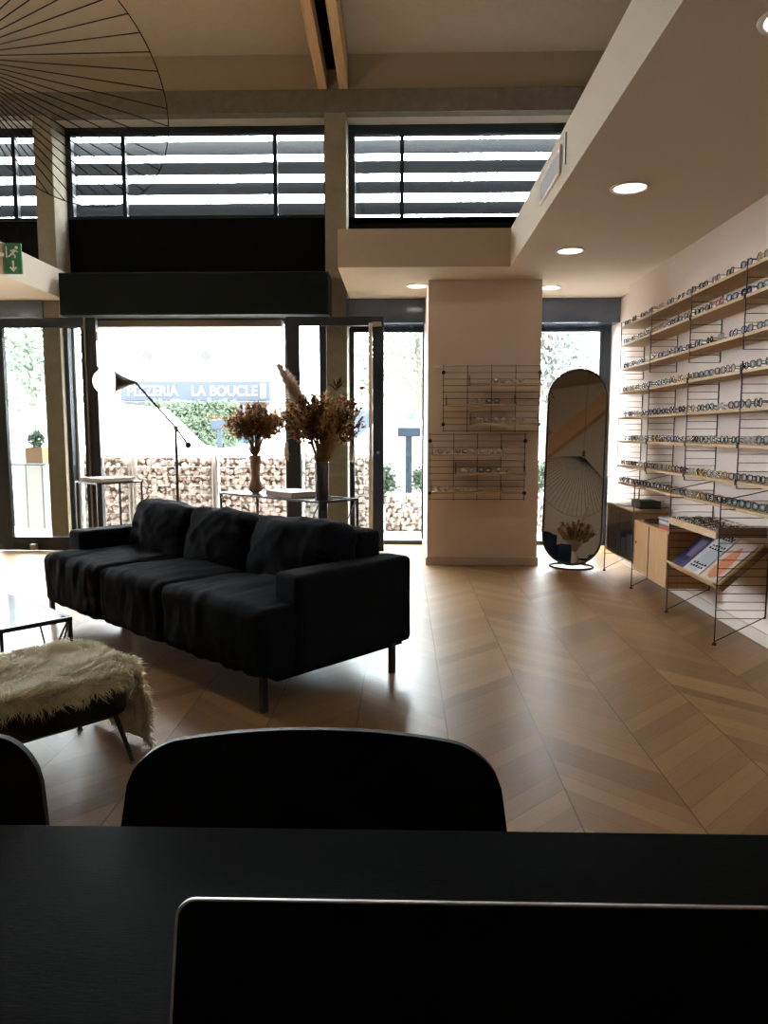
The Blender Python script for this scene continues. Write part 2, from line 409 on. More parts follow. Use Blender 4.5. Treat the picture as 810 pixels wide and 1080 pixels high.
fig.build('running_figure', ww, t)
ar = MB().box(xm-0.007, yy, 2.70, xm+0.007, 6.691, 2.775)
ar.prism([(xm-0.035, 2.715), (xm, 2.68), (xm+0.035, 2.715), (xm+0.022, 2.724), (xm, 2.702), (xm-0.022, 2.724)], yy, 6.691)
ar.build('arrow', ww, t)
MB().lathe([(0.018, 0), (0.022, 0.03)], 12, (-3.555+0.02, 6.64, 2.80)).build('emergency_lamp', lampwhite, t)

# ------------------------------------------------------------------ downlights
em = mat('downlight_glow', (1, 0.9, 0.8), 0.5, emit=(1.0, 0.90, 0.78), est=9.0)
DL = [(1.30, 4.44, 'recessed ceiling downlight nearest the air vent'), (1.29, 5.91, 'recessed ceiling downlight between the air vent and the white pier'),
      (1.32, 2.70, 'recessed ceiling downlight cut by the right edge of the view'), (0.14, 7.25, 'small ceiling downlight above the window left of the white pier'),
      (1.42, 7.36, 'small ceiling downlight above the window behind the mirror'), (-4.45, 7.0, 'ceiling downlight left of the exit sign')]
proto = None
for i, (x, y, lab) in enumerate(DL):
    if i == 0:
        proto = thing('downlight', lab, 'ceiling light', (x, y, 2.65), 0, 'recessed ceiling downlights')
        rim = MB()
        prof = [(0.088, -0.004), (0.092, -0.008), (0.108, -0.008), (0.112, 0.0), (0.088, 0.0)]
        n = 32; vs = []; fs = []
        for r, z in prof:
            for k in range(n): vs.append((r*cos(2*pi*k/n), r*sin(2*pi*k/n), z))
        for a in range(len(prof)):
            b_ = (a+1) % len(prof)
            for k in range(n): fs.append((a*n+k, a*n+(k+1)%n, b_*n+(k+1)%n, b_*n+k))
        rim.add(vs, fs).build('trim_ring', lampwhite, proto, world=False, smooth=True)
        MB().lathe([(0.089, -0.003), (0.089, -0.001)], 32).build('diffuser', em, proto, world=False)
    else:
        dup(proto, (x, y, 2.65), label=lab)
    ld = bpy.data.lights.new('downlight_beam', 'SPOT'); ld.energy = 11; ld.color = (1.0, 0.83, 0.68)
    ld.spot_size = R(125); ld.spot_blend = 0.8; ld.shadow_soft_size = 0.08
    lo = bpy.data.objects.new('downlight_beam', ld); COL.objects.link(lo); lo.location = (x, y, 2.635)

# air vent on the soffit face
t = thing('air_vent', 'rectangular white framed air vent grille on the side of the low ceiling', 'air vent', (0.91, 4.77, 2.73))
x0 = 0.91
mb = MB().box(x0-0.012, 4.45, 2.735, x0+0.001, 5.08, 2.755).box(x0-0.012, 4.45, 2.875, x0+0.001, 5.08, 2.895)
mb.box(x0-0.012, 4.45, 2.755, x0+0.001, 4.47, 2.875).box(x0-0.012, 5.06, 2.755, x0+0.001, 5.08, 2.875)
mb.build('vent_frame', white, t)
MB().box(x0-0.003, 4.47, 2.755, x0+0.001, 5.06, 2.875).build('vent_back', mat('vent_grey', (0.16, 0.14, 0.13), 0.6), t)
mb = MB()
for k in range(9):
    z = 2.762 + k*0.0125; mb.box(x0-0.010, 4.47, z, x0-0.003, 5.06, z+0.004)
mb.build('louver_blades', mat('vent_blade', (0.35, 0.31, 0.29), 0.5), t)
tag(MB().box(0.902, 4.33, 2.745, 0.9101, 4.345, 2.915).build('access_strip', dark), 'thin dark vertical slot beside the air vent', 'slot')

# ------------------------------------------------------------------ big wire pendant
def cam_basis():
    pitch = math.atan(83/780.); yaw = math.atan(19/780.)
    fw = Vector((-sin(yaw)*cos(pitch), cos(yaw)*cos(pitch), -sin(pitch)))
    rt = Vector((cos(yaw), sin(yaw), 0)); return fw, rt, rt.cross(fw)
lc = Vector((-2.065, 4.6, 3.345))
bulbm = mat('warm_bulb', (1, .8, .6), 0.5, emit=(1, 0.72, 0.45), est=12)
def pendant(lab, lc, hub, view, mj2, energy):
    t = thing('wire_pendant_lamp', lab, 'pendant lamp', hub)
    rx = view.cross(Vector((0, 0, 1))).normalized(); ry = rx.cross(view)
    mj = (mj2[0] * rx + mj2[1] * ry).normalized(); mn = view.cross(mj).normalized()
    RA, RB_ = 0.755, 0.575
    ringp = [lc + mj * RA * cos(2*pi*k/96) + mn * RB_ * sin(2*pi*k/96) for k in range(96)]
    MB().tube(ringp, 0.0035, 6, closed=True).build('outer_ring', wire, t, smooth=True)
    hr = [hub + rx*0.03*cos(2*pi*k/24) + ry*0.03*sin(2*pi*k/24) for k in range(24)]
    MB().tube(hr, 0.004, 6, closed=True).build('hub_ring', wire, t, smooth=True)
    NS = 44
    for k in range(NS):
        a = 2*pi*(k+0.4)/NS
        e = lc + mj * RA * cos(a) + mn * RB_ * sin(a)
        d = (e - hub); d.normalize()
        sp_ = hub + (d - view * d.dot(view)).normalized() * 0.03
        MB().tube([sp_, e], 0.0038, 5).build('spoke', wire, t)
    MB().tube([hub, (hub.x, hub.y, zc(hub.y) + 0.03)], 0.003, 6).build('cord', wire, t)
    MB().lathe([(0.02, 0), (0.03, 0.03), (0.03, 0.1), (0.012, 0.14)], 16, tuple(hub)).build('bulb_holder', blk, t)
    if energy: MB().lathe([(0.01, -0.10), (0.035, -0.085), (0.045, -0.05), (0.03, -0.015), (0.018, 0.0)], 16, tuple(hub)).build('bulb', bulbm, t, smooth=True)
    if not energy: return t
    pl_ = bpy.data.lights.new('pendant_glow', 'POINT'); pl_.energy = energy; pl_.color = (1.0, 0.78, 0.55); pl_.shadow_soft_size = 0.05
    po = bpy.data.objects.new('pendant_glow', pl_); COL.objects.link(po); po.location = (hub.x, hub.y, hub.z - 0.16)
    return t
pendant('large black wire fan shaped pendant lamp hanging top left', Vector((-2.065, 4.6, 3.345)), Vector((-2.72, 4.62, 3.49)), (Vector((-2.065, 4.6, 3.345)) - Vector((0, 0, 1.25))).normalized(), (0.62, -0.785), 55)
pendant('second black wire fan shaped pendant lamp, seen only in the floor mirror', Vector((-2.45, -0.9, 2.45)), Vector((-2.15, -0.75, 3.05)), Vector((-0.45, -0.87, 0.2)).normalized(), (0.8, 0.5), 0)
struct('trim_11', MB().prism([(-6.4, 2.75), (-2.1, 5.75), (-2.35, 6.1), (-6.6, 3.1)], -3.99, -3.80, 'Y'), beamm)

# ------------------------------------------------------------------ string shelving on the right wall
LY = [4.33, 5.13, 5.93, 6.73]
LYU = [3.53] + LY
XF, XW = 1.94, 2.146
BAYN = {0: 'bay nearest the camera', 1: 'second bay from the camera', 2: 'second bay from the window', 3: 'bay nearest the window'}
ROWZ = [2.166, 2.010, 1.797, 1.591, 1.374, 1.167, 0.953, 0.800]
ROWN = ['topmost', 'second', 'third', 'fourth', 'fifth', 'sixth', 'seventh', 'lowest']
def ladder(y, z0, z1, xf_, xb, lab, group, feet=False, ztopf=None):
    t = thing('wire_side_panel', lab, 'wire side panel', ((xf_+xb)/2, y, z0), 0, group)
    zf = ztopf or z1
    MB().tube([(xf_, y, z0 + (0.012 if feet else 0)), (xf_, y, zf)], 0.0042, 8).build('front_upright', blk, t)
    MB().tube([(xb, y, z0 + (0.16 if feet else 0)), (xb, y, z1)], 0.0042, 8).build('rear_upright', blk, t)
    mb = MB(); z = z0 + (0.16 if feet else 0.0)
    while z <= zf + 1e-6:
        mb.tube([(xf_, y, z), (xb, y, z)], 0.0022, 6); z += 0.05
    mb.build('rungs', wire, t)
    if feet:
        MB().tube([(xf_, y, 0.02), (xb, y, 0.17)], 0.003, 6).build('foot_brace', blk, t)
        MB().lathe([(0.014, 0), (0.014, 0.006), (0.007, 0.016)], 12, (xf_, y, 0)).build('foot', blk, t)
        MB().tube([(xf_, y, zf), (xb, y, z1)], 0.003, 6).build('top_brace', blk, t)
yn = ['fourth from the window', 'third from the window', 'second from the window', 'nearest the window']
for i, y in enumerate(LYU):
    nm = 'outermost from the window' if i == 0 else yn[i-1]
    ladder(y, 1.725, 2.225, XF, XW, 'upper black wire panel holding the wall shelves, ' + nm, 'upper wire panels')
    ladder(y, 0.93, 1.66, XF, XW, 'middle black wire panel holding the wall shelves, ' + nm, 'middle wire panels')
for i, y in enumerate(LY):
    ladder(y, 0.0, 0.925, 1.855, XW, 'floor standing black wire panel under the wall shelves, ' + yn[i], 'floor standing wire panels', feet=True, ztopf=0.86)
shelf_names = {}
for r, z in enumerate(ROWZ):
    for b_ in range(4):
        ya = LYU[b_] + 0.012; yb = LYU[b_+1] - 0.012
        sh = thing('wall_shelf', 'pale oak wall shelf with eyeglasses, %s row, %s' % (ROWN[r], BAYN[b_]), 'shelf', (2.04, (ya+yb)/2, z), 0, 'wall shelves, %s row' % ROWN[r])
        MB().box(XF-0.004, ya, z, XW-0.008, yb, z+0.018).build('shelf_board', oakm, sh)
        if r in (1, 3, 5, 6):
            MB().box(XF-0.008, ya-0.004, z-0.004, XF+0.004, ya+0.003, z+0.03).build('bracket', blk, sh)

# eyeglasses
def rim_pts(kind, cy):
    w, h = 0.027, 0.021
    pts = []
    for k in range(20):
        a = 2*pi*k/20; c, s_ = cos(a), sin(a)
        if kind == 'round': y, z = c*0.0245, s_*0.0235
        elif kind == 'rectangular':
            p = 3.2; y = math.copysign(abs(c)**(2/p), c)*w; z = math.copysign(abs(s_)**(2/p), s_)*0.0185
        else:
            p = 2.5; y = math.copysign(abs(c)**(2/p), c)*w; z = math.copysign(abs(s_)**(2/p), s_)*0.0205 + 0.10*(abs(y)*(1 if y*cy > 0 else -0.3))
        pts.append((0.0, cy + y, 0.026 + z))
    return pts
FRM = {'black': mat('acetate_black', (0.008, 0.008, 0.01), 0.2, coat=0.5), 'tortoiseshell': mat('acetate_tortoise', (0.12, 0.035, 0.012), 0.2, var=0.7, varscale=60, coat=0.5),
       'gold': mat('metal_gold', (0.65, 0.42, 0.12), 0.25, metal=0.9), 'silver': mat('metal_silver', (0.55, 0.57, 0.6), 0.25, metal=0.9),
       'blue': mat('acetate_blue', (0.02, 0.05, 0.2), 0.2, coat=0.5), 'pink': mat('acetate_pink', (0.55, 0.12, 0.13), 0.25, coat=0.3),
       'clear': mat('acetate_clear', (0.6, 0.6, 0.6), 0.15, coat=0.5), 'green': mat('acetate_green', (0.03, 0.10, 0.06), 0.2, coat=0.5)}
lensm = mat('demo_lens', (0.55, 0.60, 0.68), 0.06, spec=1.0, metal=0.0, coat=1.0)  # pale blue base colour stands in for window reflections in the lenses
lensd = mat('dark_lens', (0.03, 0.035, 0.05), 0.05, spec=1.0, coat=1.0)
GP = {}
for kind in ('round', 'rectangular', 'angular'):
    t = thing('eyeglasses', 'x', 'eyeglasses', (0, 0, -50))
    mb = MB()
    for cy in (-0.034, 0.034): mb.tube(rim_pts(kind, cy), 0.0030 if kind != 'round' else 0.0024, 6, closed=True)
    mb.tube([(0, -0.009, 0.032), (-0.002, 0, 0.036), (0, 0.009, 0.032)], 0.003, 6)
    mb.build('rim', FRM['black'], t, world=False, smooth=True)
    for cy in (-0.034, 0.034):
        rp = rim_pts(kind, cy); c0 = Vector((0, cy, 0.026))
        vs = [(-0.0025, cy, 0.026)] + [(c0 + (Vector(p)-c0)*0.93)[:] for p in rp] + [(0.001, cy, 0.026)]
        n = len(rp); fs = [(0, 1+k, 1+(k+1) % n) for k in range(n)] + [(n+1, 1+(k+1) % n, 1+k) for k in range(n)]
        MB().add(vs, fs).build('lens', lensm, t, world=False, smooth=True)
    for s_ in (-1, 1):
        MB().tube([(0.001, s_*0.064, 0.034), (0.010, s_*0.069, 0.034), (0.10, s_*0.066, 0.030), (0.138, s_*0.060, 0.006)], [0.0026, 0.0028, 0.0026, 0.0034], 6)\
            .build('temple', FRM['black'], t, world=False, smooth=True)
    GP[kind] = t
ORD = ['first', 'second', 'third', 'fourth', 'fifth', 'sixth', 'seventh', 'eighth', 'ninth', 'tenth', 'eleventh', 'twelfth',
       'thirteenth', 'fourteenth', 'fifteenth', 'sixteenth', 'seventeenth', 'eighteenth', 'nineteenth', 'twentieth',
       'twenty-first', 'twenty-second', 'twenty-third', 'twenty-fourth', 'twenty-fifth', 'twenty-sixth', 'twenty-seventh', 'twenty-eighth']
rg = random.Random(11)
used = set()
def place_glasses(kind, colr, loc, rot, label, group, lens=None, sc=1.0):
    src = GP[kind]; ms = {'rim': FRM[colr], 'temple': FRM[colr]}
    if lens: ms['lens'] = lens
    r = dup(src, loc, rot, label, group, ms)
    if sc != 1.0: r.scale = (sc, sc, sc)
    return r
PAL = ['black', 'black', 'black', 'tortoiseshell', 'silver', 'clear', 'gold', 'blue', 'green', 'black']
for r, z in enumerate(ROWZ):
    # from the window end towards the camera
    y = 6.70 - rg.uniform(0.05, 0.09); k = 0
    step = 0.205 if r == 0 else (0.175 if r in (1, 2) else (0.162 if r < 5 else 0.156))
    while y > 3.86 and k < 28:
        if True:
            pal = PAL
            if r == 6: pal = ['tortoiseshell', 'tortoiseshell', 'gold', 'black', 'clear', 'silver', 'gold']
            if r == 7: pal = ['green', 'tortoiseshell', 'black', 'black', 'gold', 'clear']
            if r == 1 and 4.3 < y < 4.8: pal = ['pink', 'blue', 'silver']
            c = rg.choice(pal); kd = rg.choice(['round', 'rectangular', 'angular'])
            place_glasses(kd, c, (XF + 0.022 + rg.uniform(-0.006, 0.008), y, z + 0.0185), (0, 0, rg.uniform(-0.12, 0.12)),
                          '%s %s eyeglasses, %s pair from the window on the %s wall shelf row' % (c, kd, ORD[k], ROWN[r]),
                          'eyeglasses on the %s shelf row' % ROWN[r], lens=(lensd if rg.random() < 0.12 else None), sc=rg.uniform(0.96, 1.03))
            k += 1
        y -= step * rg.uniform(0.975, 1.04)

# display tray
t = thing('display_tray', 'shallow open oak tray of eyeglasses above the magazine shelf', 'display tray', (2.0, 4.73, 0.63))
ya, yb = 4.345, 5.115
MB().box(1.856, ya+0.012, 0.640, XW-0.006, yb-0.012, 0.652).build('tray_bottom', oakm, t)
MB().box(1.842, ya, 0.632, 1.856, yb, 0.676).build('front_lip', oakm, t)
MB().box(1.856, ya, 0.640, XW-0.006, ya+0.012, 0.70).box(1.856, yb-0.012, 0.640, XW-0.006, yb, 0.676).build('side_lip', oakd, t)
rowsx = [1.880, 1.975, 2.065]; rn = ['front', 'middle', 'rear']
for i, x in enumerate(rowsx):
    y = yb - 0.07; k = 0
    while y > ya + 0.05:
        c = rg.choice(['silver', 'clear', 'black', 'tortoiseshell', 'silver', 'black']); kd = rg.choice(['round', 'rectangular', 'angular'])
        place_glasses(kd, c, (x, y, 0.6535), (0, R(-14), rg.uniform(-0.1, 0.1)),
                      '%s %s eyeglasses, %s pair from the window end in the %s tray row' % (c, kd, ORD[k], rn[i]), 'eyeglasses in the display tray', sc=0.62)
        y -= 0.094; k += 1

# magazine shelf (sloped) with magazines
t = thing('magazine_shelf', 'sloping oak magazine shelf under the display tray', 'magazine shelf', (2.0, 4.73, 0.34))
P0 = Vector((1.862, 0, 0.355)); P1 = Vector((2.125, 0, 0.60)); ax = (P1 - P0).normalized(); nn = Vector((-ax.z, 0, ax.x))
def slab(a0, a1, h0, h1, y0, y1):
    q = [P0 + ax*a + nn*h for a, h in ((a0, h0), (a1, h0), (a1, h1), (a0, h1))]
    return MB().prism([(p.x, p.z) for p in q], y0, y1, 'Y')
LN = (P1 - P0).length
slab(0, LN, -0.012, 0, ya, yb).build('sloping_board', oakm, t)
slab(-0.012, 0.0, -0.02, 0.028, ya, yb).build('front_lip', oakm, t)
slab(0, LN, -0.05, -0.012, ya, ya+0.014).build('side_bracket', oakd, t)
slab(0, LN, -0.05, -0.012, yb-0.014, yb).build('side_bracket', oakd, t)
def cover(name, base, c2, sc, seed):
    m = bpy.data.materials.new(name); nt, N, L, b = nodes(m)
    tc = N.new('ShaderNodeTexCoord'); nz = N.new('ShaderNodeTexNoise'); nz.inputs['Scale'].default_value = sc
    mp = N.new('ShaderNodeMapping'); mp.inputs['Location'].default_value = (seed, seed, 0); L.new(tc.outputs['Object'], mp.inputs[0])
    L.new(mp.outputs[0], nz.inputs[0]); rp = N.new('ShaderNodeValToRGB'); rp.color_ramp.interpolation = 'EASE'
    rp.color_ramp.elements[0].position = 0.46; rp.color_ramp.elements[0].color = (*base, 1)
    rp.color_ramp.elements[1].position = 0.60; rp.color_ramp.elements[1].color = (*c2, 1)
    L.new(nz.outputs[0], rp.inputs[0]); L.new(rp.outputs[0], b.inputs['Base Color']); b.inputs['Roughness'].default_value = 0.35
    return m
for lab, y0, y1, cm, L2, part in (
        ('dark blue magazine on the sloping shelf, furthest from the camera', 4.885, 5.085, cover('cover_blue', (0.006, 0.012, 0.055), (0.05, 0.07, 0.17), 6, 3), 0.30, 'blue'),
        ('white and grey magazine with black lettering, middle of the sloping shelf', 4.625, 4.87, cover('cover_grey', (0.42, 0.46, 0.52), (0.70, 0.70, 0.70), 4, 5), 0.345, 'grey'),
        ('pale magazine with an orange picture, nearest on the sloping shelf', 4.365, 4.60, cover('cover_pale', (0.55, 0.48, 0.46), (0.62, 0.56, 0.54), 5, 8), 0.335, 'orange')):
    g = thing('magazine', lab, 'magazine', (1.9, (y0+y1)/2, 0.37), 0, 'magazines on the sloping shelf')
    slab(0.003, L2, 0.001, 0.008, y0, y1).build('pages', paper, g)
    slab(0.002, L2+0.001, 0.008, 0.0095, y0-0.001, y1+0.001).build('cover', cm, g)
    if part == 'grey':
        for j, aa in enumerate((0.05, 0.075, 0.21, 0.235, 0.30, 0.318)):
            mb = MB(); ye = y1 - 0.03 - (j % 2)*0.01
            m2 = slab(aa, aa+0.003, 0.0096, 0.0101, ye-0.184, ye); mb.add(m2.v, m2.f)
            for q in range(5):
                yq = ye - q*0.040
                m2 = slab(aa, aa+0.010+0.006*((q*7+j) % 3)/2, 0.0096, 0.0102, yq-0.024, yq); mb.add(m2.v, m2.f)
            mb.build('printed_line', blackp, g)
    if part == 'orange':
        q = slab(0.04, 0.26, 0.0096, 0.0102, y0+0.07, y1-0.085); cc = sum((Vector(v) for v in q.v), Vector())/8
        fish = MB(); n = 16
        pts = []
        for kk in range(n):
            a = 2*pi*kk/n; pts.append((0.155 + 0.135*cos(a), (y0+y1)/2 + 0.075*sin(a)*(1 - 0.45*cos(a))))
        tp = [P0 + ax*a + nn*0.0102 + Vector((0, y, 0)) for a, y in pts]; bt = [p - nn*0.0006 for p in tp]
        fish.add([tuple(p) for p in tp + bt], [tuple(range(n)), tuple(range(n, 2*n))[::-1]] + [(i, (i+1) % n, n+(i+1) % n, n+i) for i in range(n)])
        fish.build('orange_picture', mat('print_orange', (0.55, 0.20, 0.09), 0.4, var=0.5, varscale=18), g)
    if part == 'blue':
        slab(0.10, 0.25, 0.0096, 0.0101, y0+0.03, y1-0.07).build('pale_picture', mat('print_lilac', (0.20, 0.15, 0.26), 0.4, var=0.5, varscale=14), g)

# cabinets
def cab_shell(t, y0, y1, z0, z1, x0_=1.86, m=oakm, bm=None):
    th = 0.016; xb = XW-0.008
    MB().box(x0_, y0, z1-th, xb, y1, z1).build('top_panel', m, t)
    MB().box(x0_, y0, z0, xb, y1, z0+th).build('bottom_panel', m, t)
    MB().box(x0_, y0, z0+th, xb, y0+th, z1-th).build('side_panel', m, t)
    MB().box(x0_, y1-th, z0+th, xb, y1, z1-th).build('side_panel', m, t)
    MB().box(xb-0.006, y0+th, z0+th, xb, y1-th, z1-th).build('back_panel', bm or oakd, t)
t = thing('sliding_door_cabinet', 'oak cabinet with two sliding doors under the wall shelves', 'cabinet', (2.0, 5.53, 0.165))
y0, y1 = 5.145, 5.918
cab_shell(t, y0, y1, 0.165, 0.565, m=oakv)
d1 = MB().box(1.848, y0+0.004, 0.170, 1.858, 5.525, 0.555).build('door', oakv, t)
d2 = MB().box(1.862, 5.545, 0.170, 1.872, y1-0.004, 0.555).build('door', oakv, t)
MB().box(1.8465, 5.525, 0.172, 1.861, 5.540, 0.555).build('door_gap', blackp, t)
MB().lathe([(0.012, 0), (0.012, 0.004)], 14).xform(Matrix.Translation((1.861, 5.87, 0.39)) @ Matrix.Rotation(pi/2, 4, 'Y')).build('finger_hole', blackp, d2)
t = thing('glass_front_cabinet', 'oak display cabinet with a glass front, nearest the window', 'cabinet', (2.0, 6.33, 0.20))
y0, y1 = 5.942, 6.718
cab_shell(t, y0, y1, 0.20, 0.635, bm=white)
MB().box(1.850, y0+0.35, 0.212, 1.855, y1-0.012, 0.62).build('glass_door', glassm, t)
MB().box(1.857, y0+0.012, 0.212, 1.862, y0+0.39, 0.62).build('glass_door', glassm, t)
cabc = [(0.45, 0.22, 0.15), (0.30, 0.33, 0.34), (0.42, 0.36, 0.30), (0.22, 0.27, 0.32)]
for k in range(4):
    yk = 6.08 + k*0.15
    tag(MB().box(1.93, yk, 0.2165, 2.07, yk+0.12, 0.34+0.05*(k % 2)).build('display_box', mat('display_box_%s' % 'abcd'[k], cabc[k], 0.5), bevel=0.003),
        '%s box inside the glass front cabinet, %s from the window' % (['russet', 'grey', 'taupe', 'slate blue'][k], ['fourth', 'third', 'second', 'first'][k]), 'box', 'boxes in the glass front cabinet')
# box + papers on the glass cabinet top
tag(MB().box(1.93, 6.02, 0.636, 2.10, 6.25, 0.70).build('storage_box', mat('box_green_grey', (0.05, 0.05, 0.04), 0.5), bevel=0.003),
    'dark green grey box standing on the glass front cabinet', 'box')
g = thing('flat_brochure', 'thin dark brochure lying under the green grey box', 'brochure', (1.95, 6.2, 0.636))
tag(MB().box(1.88, 6.26, 0.636, 2.05, 6.50, 0.642).build('pages', mat('brochure_grey', (0.12, 0.12, 0.12), 0.4), g), None)
g['label'] = 'thin dark brochure lying behind the green grey box'
t = thing('round_tray', 'dark grey round tray lying on the sliding door cabinet', 'tray', (2.0, 5.7, 0.566))
MB().lathe([(0.10, 0), (0.125, 0.008), (0.128, 0.016), (0.12, 0.016), (0.10, 0.006)], 32, (1.995, 5.70, 0.566)).build('tray_body', mat('tray_grey', (0.04, 0.045, 0.05), 0.25), t, smooth=True)
bc = [(0.45, 0.05, 0.02), (0.06, 0.12, 0.06), (0.30, 0.33, 0.36), (0.5, 0.5, 0.5), (0.08, 0.10, 0.13), (0.35, 0.38, 0.40)]
bn = ['orange red', 'dark green', 'grey', 'pale grey', 'dark blue', 'light blue grey']
z = 0.566
for k in range(6):
    th = 0.012 if k else 0.022; s_ = rg.uniform(-0.008, 0.008)
    g = thing('book', '%s book, %s from the bottom of the stack on the sliding door cabinet' % (bn[k], ORD[k]), 'book', (1.95, 5.27, z), 0, 'books stacked on the cabinet')
    MB().box(1.875+s_, 5.17+s_, z+0.002, 2.035+s_, 5.38-s_, z+th-0.002).build('pages', paper, g)
    MB().box(1.873+s_, 5.168+s_, z, 2.037+s_, 5.382-s_, z+0.002).box(1.873+s_, 5.168+s_, z+th-0.002, 2.037+s_, 5.382-s_, z+th).box(1.871+s_, 5.168+s_, z, 1.874+s_, 5.382-s_, z+th)\
        .build('cover', mat('book_cover_%s' % 'abcdef'[k], bc[k], 0.45), g)
    z += th + 0.0005
MB()

# ------------------------------------------------------------------ wire grid boards on the pier
def grid_board(lab, x0, x1, z0, z1, shelves, pos):
    y = 6.955
    t = thing('wire_grid_board', lab, 'wire grid board', ((x0+x1)/2, y, z0), 0, 'wire grid boards on the pier')
    for k in range(5):
        x = x0 + (x1-x0)*k/4
        MB().tube([(x, y, z0-0.012), (x, y, z1+0.012)], 0.0032, 6).build('vertical_wire', wire, t)
    for k in range(11):
        z = z0 + (z1-z0)*k/10
        MB().tube([(x0-0.01, y-0.005, z), (x1+0.01, y-0.005, z)], 0.0026, 6).build('horizontal_wire', wire, t)
    for x in (x0, x1):
        for z in (z0 + (z1-z0)*0.1, z0 + (z1-z0)*0.9):
            MB().lathe([(0.018, 0), (0.018, 0.012), (0.006, 0.014), (0.006, 0.058)], 14).xform(Matrix.Translation((x, y-0.016, z)) @ Matrix.Rotation(-pi/2, 4, 'X')).build('wall_knob', blk, t)
    for j, (sx0, sx1, sz) in enumerate(shelves):
        nm = ['upper', 'middle', 'lower'][j]
        s_ = thing('small_shelf', 'narrow oak shelf hung on the %s wire grid board, %s one' % (pos, nm), 'shelf', ((sx0+sx1)/2, 6.86, sz), 0, 'small shelves on the grid boards')
        MB().box(sx0, 6.80, sz-0.018, sx1, 6.944, sz).build('shelf_board', oakm, s_)
        for xs_ in (sx0-0.003, sx1+0.003):
            MB().tube([(xs_, 6.805, sz-0.008), (xs_, 6.944, sz-0.008), (xs_, 6.944, sz+0.09), (xs_, 6.805, sz-0.008)], 0.0025, 5).build('wire_bracket', wire, s_)
        x = sx0 + 0.10; k = 0
        while x < sx1 - 0.06:
            c = rg.choice(['gold', 'clear', 'silver', 'black', 'clear']); kd = rg.choice(['round', 'rectangular', 'angular'])
            if rg.random() < (0.95 if (j == 2 or pos == 'lower') else 0.7):
                place_glasses(kd, c, (x, 6.815, sz+0.0005), (0, 0, pi/2 + rg.uniform(-0.1, 0.1)),
                              '%s %s eyeglasses, %s from the left on the %s shelf of the %s grid board' % (c, kd, ORD[k], nm, pos), 'eyeglasses on the grid board shelves', sc=0.95)
                k += 1
            x += 0.158
grid_board('upper black wire grid board on the white pier', 0.382, 1.272, 1.272, 1.868, [(0.622, 1.262, 1.70), (0.41, 1.035, 1.515), (0.634, 1.255, 1.345)], 'upper')
grid_board('lower black wire grid board on the white pier', 0.262, 1.147, 0.632, 1.240, [(0.283, 0.923, 1.06), (0.504, 1.137, 0.887), (0.278, 0.922, 0.712)], 'lower')
for k in GP.values():
    for c in list(k.children): bpy.data.objects.remove(c)
    bpy.data.objects.remove(k)

# ------------------------------------------------------------------ standing mirror
MPHI, MTH = R(20), R(7.5)
t = thing('standing_mirror', 'tall pill shaped floor mirror with a thin black frame', 'mirror', (1.575, 6.86, 0.0), rot=(0, 0, -MPHI))
Mw, Mh = 0.268, 1.83
def pill(w, h, n=24):
    p = [(w*cos(a), h-w+w*sin(a)) for a in [pi*k/n for k in range(n+1)]]
    p += [(w*cos(a), w+w*sin(a)) for a in [pi+pi*k/n for k in range(n+1)]]
    return p
TM = Matrix.Translation((0, 0, 0.03)) @ Matrix.Rotation(-MTH, 4, 'X')
out = pill(Mw, Mh)
fm = MB().tube([(x, 0, z) for x, z in out], 0.011, 8, closed=True); fm.xform(TM).build('mirror_frame', blk, t, world=False, smooth=True)
inn = out; MB().prism([(x*0.985, z) for x, z in inn], -0.004, 0.004, 'Y').xform(TM).build('mirror_glass', mirm, t, world=False)
bs = [(0.20*cos(2*pi*k/32), 0.17*sin(2*pi*k/32)+0.05, 0.008) for k in range(32)]
MB().tube(bs, 0.008, 8, closed=True).build('base_ring', wire, t, world=False, smooth=True)
MB().tube([(-0.12, 0.17, 0.008), (-0.12, 0.05, 0.10), (-0.12, 0.02, 0.10)], 0.006, 6).tube([(0.12, 0.17, 0.008), (0.12, 0.05, 0.10), (0.12, 0.02, 0.10)], 0.006, 6).build('support_strut', blk, t, world=False)

# ------------------------------------------------------------------ sofa
RZ = math.atan2(0.67, -0.743) - pi/2      # local +Y -> along the sofa (u), local +X -> depth (v)
sofa_rot = math.atan2(0.743, 0.67)        # angle of local +X
O = Vector((-0.605, 3.131, 0))
def sloc(s_, tt, z=0):                    # sofa coordinates to world
    return Vector((O.x + 0.67*s_ - 0.743*tt, O.y + 0.743*s_ + 0.67*tt, z))
sofa = thing('sofa', 'long charcoal fabric three seat sofa with thin black legs', 'sofa', O, sofa_rot)
def wrinkle(seed, amp, kx, ky, kz):
    def f(p, n_):
        a = noise.noise(Vector((p[0]*kx + seed, p[1]*ky, p[2]*kz)))
        b = noise.noise(Vector((p[0]*kx*2.3 + seed, p[1]*ky*2.3, p[2]*kz*2.3)))
        return amp*(0.55*a + 0.5*b + 0.9*(0.22 - abs(noise.noise(Vector((p[0]*kx*1.3 + seed+5, p[1]*ky*0.9, p[2]*kz*1.2))))))
    return f
